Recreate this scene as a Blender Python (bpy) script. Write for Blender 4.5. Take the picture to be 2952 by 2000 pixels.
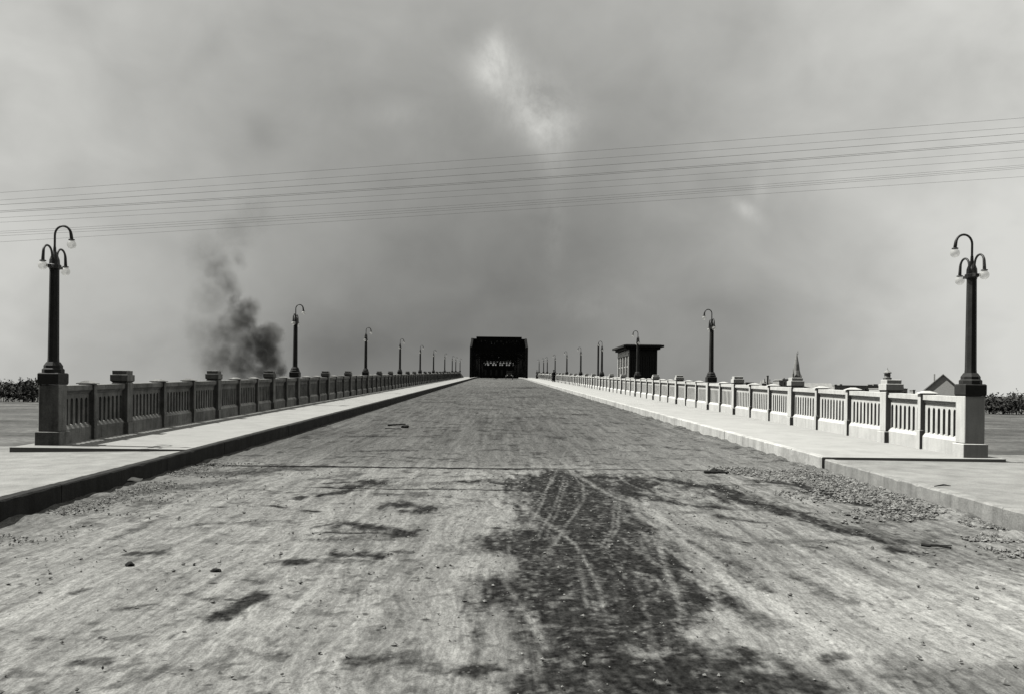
import bpy, bmesh, math, random
import numpy as np
from mathutils import Vector, Matrix
random.seed(7)
rng = np.random.default_rng(11)
R = math.radians
scene = bpy.context.scene
for o in list(bpy.data.objects): bpy.data.objects.remove(o)

# ------------------------------------------------------------------ camera, world, sun, exposure
EYE = 1.78                       # eye above the roadway
F, VX, HY, ROLL = 2500.0, 1437.0, 1122.0, 0.012   # focal length, vanishing column, horizon row of the 2952x2000 photograph
cam = bpy.data.cameras.new("camera"); cam_o = bpy.data.objects.new("camera", cam)
scene.collection.objects.link(cam_o); scene.camera = cam_o
cam.sensor_width = 36; cam.lens = 36 * F / 2952
cam.shift_x = (1476 - VX) / 2952; cam.shift_y = (HY - 1000) / 2952
cam.clip_start = 0.1; cam.clip_end = 12000
cam_o.matrix_world = Matrix.Translation((0, 0, EYE)) @ Matrix.Rotation(R(90), 4, 'X') @ Matrix.Rotation(ROLL, 4, 'Z')
scene.view_settings.view_transform = 'Standard'; scene.view_settings.look = 'None'
scene.view_settings.exposure = 0.0; scene.view_settings.gamma = 1.0
scene.cycles.volume_step_rate = 1.5
scene.cycles.diffuse_bounces = 0   # hard contrast of the old plate

SUN_EL, SUN_AZ = R(59), R(6)     # sun high over the left side, a little ahead
sd = Vector((math.cos(SUN_EL) * math.cos(SUN_AZ), -math.cos(SUN_EL) * math.sin(SUN_AZ), -math.sin(SUN_EL)))
sl = bpy.data.lights.new("sun", 'SUN'); sl.energy = 5.0; sl.angle = R(0.5); sl.color = (1, 0.99, 0.955)
so = bpy.data.objects.new("sun", sl); scene.collection.objects.link(so)
so.rotation_euler = sd.to_track_quat('-Z', 'Y').to_euler()
TINT = (1.0, 1.0, 0.955)

class NT:
    """tiny node helper"""
    def __init__(s, tree): s.t = tree; s.n = tree.nodes; s.l = tree.links
    def add(s, kind, **kw):
        n = s.n.new(kind)
        for k, v in kw.items(): setattr(n, k, v)
        return n
    def put(s, sock, v):
        if isinstance(v, bpy.types.NodeSocket): s.l.new(v, sock)
        else: sock.default_value = v
    def m(s, op, a, b=None, c=None, clamp=False):
        n = s.add('ShaderNodeMath', operation=op, use_clamp=clamp); s.put(n.inputs[0], a)
        if b is not None: s.put(n.inputs[1], b)
        if c is not None: s.put(n.inputs[2], c)
        return n.outputs[0]
    def noise(s, vec, scale, detail=5, rough=0.55, dist=0.0):
        n = s.add('ShaderNodeTexNoise'); n.inputs['Scale'].default_value = scale
        n.inputs['Detail'].default_value = detail; n.inputs['Roughness'].default_value = rough
        n.inputs['Distortion'].default_value = dist
        if vec is not None: s.l.new(vec, n.inputs['Vector'])
        return n.outputs['Fac']
    def mapr(s, v, a, b, c, d, smooth=False):
        n = s.add('ShaderNodeMapRange'); n.interpolation_type = 'SMOOTHSTEP' if smooth else 'LINEAR'
        s.put(n.inputs[0], v)
        for i, q in enumerate((a, b, c, d)): s.put(n.inputs[i + 1], q)
        return n.outputs[0]
    def vscale(s, v, sc):
        n = s.add('ShaderNodeMapping'); s.l.new(v, n.inputs['Vector']); n.inputs['Scale'].default_value = sc
        return n.outputs[0]
    def grey(s, v):
        n = s.add('ShaderNodeCombineColor')
        for i in range(3): s.l.new(s.m('MULTIPLY', v, TINT[i]), n.inputs[i])
        return n.outputs[0]

world = bpy.data.worlds.new("World"); scene.world = world; world.use_nodes = True
w = NT(world.node_tree); w.n.clear()
skyt = w.add('ShaderNodeTexSky', sky_type='NISHITA'); skyt.sun_disc = False
skyt.sun_elevation = SUN_EL; skyt.sun_rotation = R(276); skyt.air_density = 1.5; skyt.dust_density = 4
bw = w.add('ShaderNodeRGBToBW'); w.l.new(skyt.outputs[0], bw.inputs[0])
tc = w.add('ShaderNodeTexCoord'); dirv = tc.outputs['Generated']
sx = w.add('ShaderNodeSeparateXYZ'); w.l.new(dirv, sx.inputs[0])
x_, y_, z_ = sx.outputs
xc = w.m('ADD', x_, 0.0)
side = w.m('MINIMUM', w.m('MULTIPLY', w.m('MULTIPLY', xc, xc), 1.45), 0.42)
skew = w.m('MULTIPLY', xc, 0.10)
zc = w.m('MAXIMUM', z_, 0.0)
up = w.m('MULTIPLY', w.m('MULTIPLY', zc, zc), w.m('MULTIPLY', w.m('SUBTRACT', 1.0, zc), 1.5))
lum = w.m('ADD', w.m('ADD', 0.225, side), w.m('ADD', skew, up))
n1 = w.noise(w.vscale(dirv, (1, 1, 1.5)), 2.6, 5, 0.5, 0.3)
n2 = w.noise(w.vscale(dirv, (1, 1, 1.3)), 11, 5, 0.5, 0.3)
lum = w.m('MULTIPLY', lum, w.m('ADD', w.mapr(n1, 0.3, 0.7, 0.84, 1.16), w.mapr(n2, 0.3, 0.7, -0.09, 0.09)))
# wisps of pale cloud and a low dark smudge, placed by direction
ya = w.m('MAXIMUM', y_, 0.02)
uu = w.m('DIVIDE', x_, ya); vv = w.m('DIVIDE', z_, ya)
n3 = w.noise(w.vscale(dirv, (7, 7, 5)), 2.2, 8, 0.66, 0.25)
def blob(px, py, rx, ry, amp, rot=0.0):
    u0, v0 = (px - VX) / F, (HY - py) / F
    du = w.m('SUBTRACT', uu, u0); dv = w.m('SUBTRACT', vv, v0)
    c, s_ = math.cos(rot), math.sin(rot)
    a = w.m('ADD', w.m('MULTIPLY', du, c), w.m('MULTIPLY', dv, s_)); b = w.m('SUBTRACT', w.m('MULTIPLY', dv, c), w.m('MULTIPLY', du, s_))
    q = w.m('ADD', w.m('POWER', w.m('ABSOLUTE', w.m('DIVIDE', a, rx / F)), 2.0), w.m('POWER', w.m('ABSOLUTE', w.m('DIVIDE', b, ry / F)), 2.0))
    return w.m('MULTIPLY', w.m('EXPONENT', w.m('MULTIPLY', q, -1.0)), amp)
wisps = [(1412, 165, 48, 75, .22, -.3), (1470, 250, 130, 85, .15, -.6), (1565, 350, 95, 85, .17, -.5), (1570, 440, 40, 90, .06, 0),
         (1590, 660, 34, 120, .06, 0), (2145, 595, 60, 22, .12, -.6), (2185, 545, 22, 34, .08, 0), (1150, 330, 90, 40, .05, 0), (1700, 880, 160, 50, .04, 0)]
acc = None
for b_ in wisps:
    q = blob(*b_); acc = q if acc is None else w.m('ADD', acc, q)
lum = w.m('ADD', lum, w.m('MULTIPLY', acc, w.mapr(n3, 0.36, 0.66, 0.15, 1.45)))
dk = w.m('ADD', blob(740, 395, 55, 55, .07), w.m('ADD', blob(1305, 1000, 60, 26, .035), w.m('ADD', blob(1430, 880, 480, 190, .02), w.m('ADD', blob(2080, 880, 160, 90, .05), blob(940, 1010, 160, 90, .06)))))
lum = w.m('SUBTRACT', lum, dk)
lum = w.m('MINIMUM', w.m('MAXIMUM', lum, 0.05), 0.70)
lum = w.m('MULTIPLY', lum, w.mapr(y_, -.35, .35, .22, 1.0, True))   # sky behind and overhead dimmed, unseen, to cut fill light on front faces
skg = w.m('ADD', w.m('MULTIPLY', w.m('MULTIPLY', bw.outputs[0], 0.06), 1.0), w.m('MULTIPLY', lum, 0.94 / 0.1))
bg = w.add('ShaderNodeBackground'); bg.inputs['Strength'].default_value = 0.1
w.l.new(w.grey(skg), bg.inputs['Color'])
wo = w.add('ShaderNodeOutputWorld'); w.l.new(bg.outputs[0], wo.inputs[0])

# ------------------------------------------------------------------ helpers
G = 0.0212                       # grade of the approach
def zr(y):                       # roadway height along the approach, cresting on the bridge
    y = np.asarray(y, dtype=float)
    z = G * y - np.where(y > 185, (y - 185) ** 2 * 5.5e-5, 0)
    return z if z.ndim else float(z)
SW = 0.28                        # footway above roadway
XKL, XKR, XWL, XWR = -5.55, 5.95, -8.5, 8.87
def P(px, py, Y):                # photograph position -> world point at distance Y
    u, v = px - VX, HY - py
    return Vector(((u - ROLL * v) / F * Y, Y, EYE + (v + ROLL * u) / F * Y))
def GP(px, py, off=0.0):         # photograph position -> point on the roadway plane
    u, v = px - VX, HY - py
    u2, v2 = u - ROLL * v, v + ROLL * u
    Y = (EYE - off) / (G - v2 / F)
    return (u2 / F * Y, Y)

def mat(name, alb, var=0.15, scale=3.0, rough=0.85, bump=0.0, bscale=40.0, metal=0.0, spec=0.12, streak=0.0, blot=0.0):
    m = bpy.data.materials.new(name); m.use_nodes = True; t = NT(m.node_tree); t.n.clear()
    b = t.add('ShaderNodeBsdfPrincipled'); o = t.add('ShaderNodeOutputMaterial'); t.l.new(b.outputs[0], o.inputs[0])
    geo = t.add('ShaderNodeNewGeometry'); pos = geo.outputs['Position']
    n = t.noise(pos, scale, 6, 0.6)
    v = t.m('MULTIPLY', t.mapr(n, 0.3, 0.7, 1 - var, 1 + var), alb)
    fine = t.noise(pos, scale * 14, 3, 0.6)
    v = t.m('MULTIPLY', v, t.mapr(fine, 0.3, 0.7, 1 - var * 0.5, 1 + var * 0.5))
    if streak:                   # rain streaks running down the face
        s = t.noise(t.vscale(pos, (5, 5, 0.5)), 1.6, 5, 0.65)
        v = t.m('MULTIPLY', v, t.mapr(s, 0.45, 0.75, 1.0, 1 - streak))
    if blot:
        s = t.noise(pos, 0.9, 7, 0.7, 0.8)
        v = t.m('MULTIPLY', v, t.mapr(s, 0.5, 0.68, 1.0, 1 - blot))
    t.l.new(t.grey(v), b.inputs['Base Color'])
    b.inputs['Roughness'].default_value = rough; b.inputs['Metallic'].default_value = metal
    b.inputs['Specular IOR Level'].default_value = spec
    if bump:
        bn = t.noise(pos, bscale, 5, 0.6); bp = t.add('ShaderNodeBump'); bp.inputs['Strength'].default_value = bump
        bp.inputs['Distance'].default_value = 0.02; t.l.new(bn, bp.inputs['Height']); t.l.new(bp.outputs[0], b.inputs['Normal'])
    return m
M = dict(
    wall_l=mat('weathered_shaded_concrete', 0.29, 0.38, 2.2, bump=0.5, bscale=35, streak=0.5, blot=.25),  # same concrete as the right wall, weathered; its shade is darkened into the colour
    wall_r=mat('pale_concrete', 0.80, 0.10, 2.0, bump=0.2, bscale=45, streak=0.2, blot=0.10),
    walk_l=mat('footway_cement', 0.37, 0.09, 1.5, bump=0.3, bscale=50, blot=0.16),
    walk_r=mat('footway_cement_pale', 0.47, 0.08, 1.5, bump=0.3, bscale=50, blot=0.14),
    walk_near=mat('footway_gritty', 0.33, 0.2, 2.5, bump=0.7, bscale=35, blot=0.15),
    kerb_l=mat('kerb_shaded_stone', 0.045, 0.3, 2.0, bump=0.5, streak=0.4),  # stone darkened to carry the shade on the left kerb
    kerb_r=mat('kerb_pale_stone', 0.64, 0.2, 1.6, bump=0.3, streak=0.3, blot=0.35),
    kerb_near=mat('kerb_grey_stone', 0.36, 0.25, 2.5, bump=0.35, streak=0.35),
    iron=mat('painted_iron', 0.035, 0.3, 6, 0.5, spec=0.5),
    column=mat('lamp_column', 0.05, 0.3, 4, 0.6, bump=0.2),
    steel=mat('bridge_steel', 0.014, 0.3, 1, 0.8, spec=0.05),
    steel_edge=mat('bridge_steel_lighter', 0.03, 0.3, 1, 0.8, spec=0.05),  # end posts, a lighter grey than the other steel
    roof=mat('tar_roof', 0.05, 0.2, 1, 0.8),
    brick=mat('old_brick', 0.17, 0.25, 1.2, blot=0.2),
    brick_pale=mat('far_masonry', 0.62, 0.12, 0.5),  # skyline masonry, brick and slate lightened to stand in for distance haze
    brick_mid=mat('far_brick', 0.45, 0.2, 0.5),
    slate=mat('slate', 0.34, 0.2, 0.5),
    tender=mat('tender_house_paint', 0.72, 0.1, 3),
    tender_dark=mat('tender_house_shaded', 0.05, 0.2, 3),  # shade of the front put into the paint; the lit side stays pale
    glass=mat('window_glass', 0.02, 0.2, 2, 0.12, spec=0.6),
    cloth=mat('dark_wool', 0.02, 0.3, 20, 0.95),
    cloth2=mat('dark_skirt', 0.03, 0.3, 20, 0.95),
    skin=mat('skin', 0.35, 0.05, 20, 0.6),
    stone=mat('loose_stone', 0.24, 0.8, 9, 0.9),
    twig=mat('dark_wood', 0.035, 0.3, 20, 0.9),
    paper=mat('pale_board', 0.6, 0.1, 20, 0.8),
    ground=mat('low_ground', 0.13, 0.6, 0.05, 0.95, blot=0.55),
    gravel_ground=mat('packed_earth', 0.30, 0.25, 0.8, 0.95, bump=0.8, bscale=25, blot=0.2),
    wire=mat('wire', 0.22, 0.1, 5, 0.7),
    tyre=mat('tyre', 0.02, 0.1, 5, 0.8),
    canvas=mat('pale_canvas', 0.55, 0.1, 5, 0.8),
)
gm = bpy.data.materials.new('opal_glass'); gm.use_nodes = True
gt = NT(gm.node_tree); gb = gt.n['Principled BSDF']; gb.inputs['Roughness'].default_value = 0.4
ggeo = gt.add('ShaderNodeNewGeometry'); gv = gt.m('MULTIPLY', gt.mapr(gt.noise(ggeo.outputs['Position'], 9, 3), .3, .7, .95, 1.03), 0.85)
gcol = gt.grey(gv); gt.l.new(gcol, gb.inputs['Base Color'])
gtl = gt.add('ShaderNodeBsdfTranslucent'); gt.l.new(gcol, gtl.inputs['Color']); gtr = gt.add('ShaderNodeBsdfTransparent')
gm1 = gt.add('ShaderNodeMixShader'); gm1.inputs[0].default_value = .5; gt.l.new(gb.outputs[0], gm1.inputs[1]); gt.l.new(gtl.outputs[0], gm1.inputs[2])
gm2 = gt.add('ShaderNodeMixShader'); gm2.inputs[0].default_value = .62; gt.l.new(gm1.outputs[0], gm2.inputs[1]); gt.l.new(gtr.outputs[0], gm2.inputs[2])
gt.l.new(gm2.outputs[0], gt.n['Material Output'].inputs[0]); M['globe'] = gm

col = scene.collection
def tag(o, label=None, cat=None, group=None, kind=None):
    if label: o['label'] = label
    if cat: o['category'] = cat
    if group: o['group'] = group
    if kind: o['kind'] = kind
    return o
def link(name, me, parent=None, m=None, smooth=False):
    o = bpy.data.objects.new(name, me); col.objects.link(o)
    if m is not None and not me.materials: me.materials.append(m)
    if parent is not None: o.parent = parent
    if smooth:
        for p in me.polygons: p.use_smooth = True
    return o
def empty(name, loc, rz=0.0):
    o = bpy.data.objects.new(name, None); col.objects.link(o); o.location = loc; o.rotation_euler.z = rz
    o.empty_display_size = 0.2
    return o
def obj(name, bm, m, parent=None, smooth=False):
    me = bpy.data.meshes.new(name); bmesh.ops.recalc_face_normals(bm, faces=bm.faces[:]); bm.to_mesh(me); bm.free()
    return link(name, me, parent, m, smooth)
def BX(bm, x0, x1, y0, y1, z0, z1, g=0.0, taper=0.0):
    """box; g shears it along the grade, taper pulls the top in"""
    vs = []
    for (x, y, z) in ((x0, y0, z0), (x1, y0, z0), (x1, y1, z0), (x0, y1, z0), (x0, y0, z1), (x1, y0, z1), (x1, y1, z1), (x0, y1, z1)):
        if z == z1 and taper:
            cx, cy = (x0 + x1) / 2, (y0 + y1) / 2
            x = cx + (x - cx) * (1 - taper); y = cy + (y - cy) * (1 - taper)
        vs.append(bm.verts.new((x, y, z + g * y)))
    for f in ((0, 3, 2, 1), (4, 5, 6, 7), (0, 1, 5, 4), (1, 2, 6, 5), (2, 3, 7, 6), (3, 0, 4, 7)):
        bm.faces.new([vs[i] for i in f])
def bevel(bm, w=0.01, seg=1):
    bmesh.ops.bevel(bm, geom=bm.edges[:], offset=w, segments=seg, affect='EDGES', clamp_overlap=True)
def LATHE(bm, prof, n=16, cx=0, cy=0, rot=0.0):
    rings = []
    for r, z in prof:
        rings.append([bm.verts.new((cx + r * math.cos(rot + 2 * PI * k / n), cy + r * math.sin(rot + 2 * PI * k / n), z)) for k in range(n)])
    for a, b in zip(rings, rings[1:]):
        for k in range(n): bm.faces.new((a[k], a[(k + 1) % n], b[(k + 1) % n], b[k]))
    bm.faces.new(rings[0][::-1]); bm.faces.new(rings[-1])
PI = math.pi
def TUBE(bm, pts, r, n=8):
    pts = [Vector(p) for p in pts]; rings = []
    rr = r if isinstance(r, (list, tuple)) else [r] * len(pts)
    ref = None
    for i, p in enumerate(pts):
        d = (pts[min(i + 1, len(pts) - 1)] - pts[max(i - 1, 0)]).normalized()
        if ref is None: ref = Vector((0, 0, 1)) if abs(d.z) < .9 else Vector((0, 1, 0))
        a = d.cross(ref).normalized(); b = a.cross(d).normalized(); ref = b
        rings.append([bm.verts.new(p + (a * math.cos(2 * PI * k / n) + b * math.sin(2 * PI * k / n)) * rr[i]) for k in range(n)])
    for a, b in zip(rings, rings[1:]):
        for k in range(n): bm.faces.new((a[k], a[(k + 1) % n], b[(k + 1) % n], b[k]))
    bm.faces.new(rings[0][::-1]); bm.faces.new(rings[-1])
def BAR(bm, a, b, w, h):
    """square bar between two points"""
    a, b = Vector(a), Vector(b); d = (b - a).normalized()
    s = d.cross(Vector((0, 0, 1)))
    s = s.normalized() if s.length > 1e-3 else Vector((1, 0, 0)); t = s.cross(d).normalized()
    vs = [bm.verts.new(p + s * i * w / 2 + t * j * h / 2) for p in (a, b) for i, j in ((-1, -1), (1, -1), (1, 1), (-1, 1))]
    for f in ((0, 1, 2, 3), (7, 6, 5, 4), (0, 4, 5, 1), (1, 5, 6, 2), (2, 6, 7, 3), (3, 7, 4, 0)): bm.faces.new([vs[i] for i in f])
def copy_tree(o, parent=None):
    c = o.copy(); col.objects.link(c)
    if parent is not None: c.parent = parent
    for ch in [q for q in bpy.data.objects if q.parent == o]: copy_tree(ch, c)
    return c
def vnoise(x, y, seed=0):
    x = np.asarray(x, float); y = np.asarray(y, float)
    tab = np.random.default_rng(seed).random((256, 256))
    xi = np.floor(x).astype(int); yi = np.floor(y).astype(int); fx = x - xi; fy = y - yi
    fx = fx * fx * (3 - 2 * fx); fy = fy * fy * (3 - 2 * fy)
    g = lambda i, j: tab[(xi + i) & 255, (yi + j) & 255]
    return (g(0, 0) * (1 - fx) + g(1, 0) * fx) * (1 - fy) + (g(0, 1) * (1 - fx) + g(1, 1) * fx) * fy
def fbm(x, y, seed=0, octv=5, gain=0.55):
    s, a, t = 0, 1.0, 0
    for k in range(octv):
        s = s + a * vnoise(x * 2 ** k + 17.3 * k, y * 2 ** k + 5.1 * k, seed + k); t += a; a *= gain
    return s / t
def grid_mesh(name, xs, ys, zfun, attrs=None):
    X, Y = np.meshgrid(xs, ys); nx, ny = len(xs), len(ys)
    Z = zfun(X, Y); co = np.stack([X, Y, Z], -1).reshape(-1, 3)
    i = np.arange(nx - 1)[None, :] + (np.arange(ny - 1) * nx)[:, None]
    fc = np.stack([i, i + 1, i + nx + 1, i + nx], -1).reshape(-1)
    me = bpy.data.meshes.new(name); me.vertices.add(nx * ny); me.vertices.foreach_set('co', co.ravel())
    nf = (nx - 1) * (ny - 1); me.loops.add(nf * 4); me.loops.foreach_set('vertex_index', fc.astype(np.int32))
    me.polygons.add(nf); me.polygons.foreach_set('loop_start', np.arange(nf, dtype=np.int32) * 4)
    me.polygons.foreach_set('loop_total', np.full(nf, 4, np.int32)); me.update(calc_edges=True)
    me.polygons.foreach_set('use_smooth', np.ones(nf, bool))
    for k, fn in (attrs or {}).items():
        at = me.attributes.new(k, 'FLOAT', 'POINT'); at.data.foreach_set('value', fn(X, Y).astype(np.float32).ravel())
    return me

# ------------------------------------------------------------------ roadway: one sheet with ruts, damp patches and wheel tracks
def seg_dist(X, Y, pts):
    d = np.full(X.shape, 1e9)
    for (ax, ay), (bx, by) in zip(pts, pts[1:]):
        vx, vy = bx - ax, by - ay; L = vx * vx + vy * vy + 1e-9
        t = np.clip(((X - ax) * vx + (Y - ay) * vy) / L, 0, 1)
        d = np.minimum(d, np.hypot(X - ax - t * vx, Y - ay - t * vy))
    return d
def inside(X, Y, poly):
    r = np.zeros(X.shape, bool); n = len(poly)
    for i in range(n):
        (ax, ay), (bx, by) = poly[i], poly[(i + 1) % n]
        c = ((ay > Y) != (by > Y)) & (X < (bx - ax) * (Y - ay) / (by - ay + 1e-12) + ax); r ^= c
    return r
def sstep(a, b, x):
    t = np.clip((x - a) / (b - a), 0, 1); return t * t * (3 - 2 * t)
patch = [GP(*q) for q in [(1485, 1378), (1560, 1356), (1640, 1350), (1705, 1382), (1765, 1425), (1840, 1480), (1900, 1560), (1985, 1640), (2095, 1735), (2110, 1790), (2010, 1835),
         (1950, 1890), (2060, 1915), (2200, 1965), (2330, 2060), (2350, 2400), (1460, 2400), (1470, 1990), (1480, 1880), (1462, 1760), (1455, 1650), (1385, 1600), (1400, 1560), (1475, 1525), (1500, 1480), (1490, 1420)]]
Zp = lambda a, b: GP(1000 + a / 2.1, 1250 + b / 2.1)
Zr_ = lambda a, b: GP(1900 + a / 2.1, 1250 + b / 2.1)
Zl = lambda a, b: GP(100 + a / 2.1, 1250 + b / 2.1)
tracks = [  # pale dusty wheel tracks: points, width m, strength
    ([Zp(1240, 250), Zp(1190, 400), Zp(1120, 520), Zp(1060, 600)], .035, .7), ([Zp(1320, 250), Zp(1270, 400), Zp(1230, 480), Zp(1150, 640)], .03, .6),
    ([Zp(820, 260), Zp(990, 400), Zp(1130, 475), Zp(1300, 600), Zp(1400, 690), Zp(1480, 800), Zp(1560, 1050)], .04, .75),
    ([Zp(500, 390), Zp(640, 530), Zp(800, 700), Zp(960, 900), Zp(1130, 1150), Zp(1200, 1300)], .06, .7),
    ([Zp(830, 260), Zp(740, 480), Zp(680, 640), Zp(600, 820), Zp(490, 1000), Zp(380, 1250)], .06, .6),
    ([Zp(760, 640), Zp(700, 760), Zp(600, 930), Zp(480, 1130)], .05, .45),
    ([Zp(1150, 130), Zp(1330, 200), Zp(1430, 310), Zp(1430, 400), Zp(1300, 600), Zp(1180, 760)], .045, .6),
    ([Zp(1620, 410), Zp(1610, 560), Zp(1530, 700)], .04, .75), ([Zp(1650, 430), Zp(1640, 560), Zp(1570, 700)], .04, .75),
    ([Zp(1840, 560), Zp(1900, 740), Zp(1960, 920), Zp(2020, 1080)], .035, .7), ([Zp(1870, 600), Zp(1930, 760), Zp(1990, 930), Zp(2060, 1100)], .03, .6),
    ([Zp(990, 590), Zp(970, 800), Zp(990, 1000), Zp(1000, 1350), Zp(1000, 1560)], .03, .5),
    ([Zp(1300, 160), Zp(1400, 250), Zp(1600, 380), Zp(1800, 440), Zp(2000, 580), Zp(2300, 760)], .10, .7),
    ([Zp(320, 800), Zp(230, 1100), Zp(130, 1300)], .05, .45), ([Zp(1650, 620), Zp(1760, 700), Zp(1950, 840)], .05, .55),
    ([Zp(900, 1100), Zp(860, 1240), Zp(640, 1380)], .04, .4), ([Zp(1020, 1050), Zp(1180, 1180), Zp(1200, 1290)], .10, .6),
    ([Zp(1700, 1290), Zp(1760, 1340), Zp(1900, 1330)], .13, .8), ([Zr_(160, 690), Zr_(400, 840), Zr_(620, 990)], .10, .5),
    ([Zr_(200, 320), Zr_(380, 420), Zr_(640, 520), Zr_(900, 560)], .08, .5), ([Zr_(700, 330), Zr_(950, 420), Zr_(1250, 580), Zr_(1500, 700)], .16, .45),
    ([Zp(1260, 250), Zp(1170, 390), Zp(1090, 470)], .02, .5), ([Zp(1340, 260), Zp(1300, 380), Zp(1260, 500), Zp(1200, 640)], .02, .5), ([Zp(1000, 395), Zp(1180, 520), Zp(1330, 640)], .02, .6),
    ([Zp(1270, 430), Zp(1350, 480), Zp(1420, 500), Zp(1560, 560)], .03, .5), ([Zp(1400, 390), Zp(1370, 500), Zp(1280, 600)], .02, .5), ([Zp(620, 870), Zp(560, 990), Zp(500, 1120)], .025, .45),
    ([Zp(1400, 780), Zp(1440, 900), Zp(1450, 1050)], .04, .5), ([Zp(1500, 850), Zp(1560, 990), Zp(1590, 1150)], .03, .4), ([Zp(1720, 830), Zp(1850, 860), Zp(1960, 960)], .06, .5), ([Zp(1200, 760), Zp(1120, 900), Zp(1090, 1000)], .03, .35),
    ([Zp(1750, 900), Zp(1850, 1150), Zp(1900, 1400)], .03, .35), ([Zp(1450, 100), Zp(1700, 300), Zp(1900, 380), Zp(2200, 480)], .05, .55), ([Zp(1350, 60), Zp(1280, 180), Zp(1240, 300)], .04, .5),
    ([Zr_(0, 700), Zr_(60, 860), Zr_(110, 1000), Zr_(150, 1200)], .03, .6), ([Zr_(1150, 830), Zr_(1220, 770), Zr_(1320, 740)], .04, .35),
]
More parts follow.
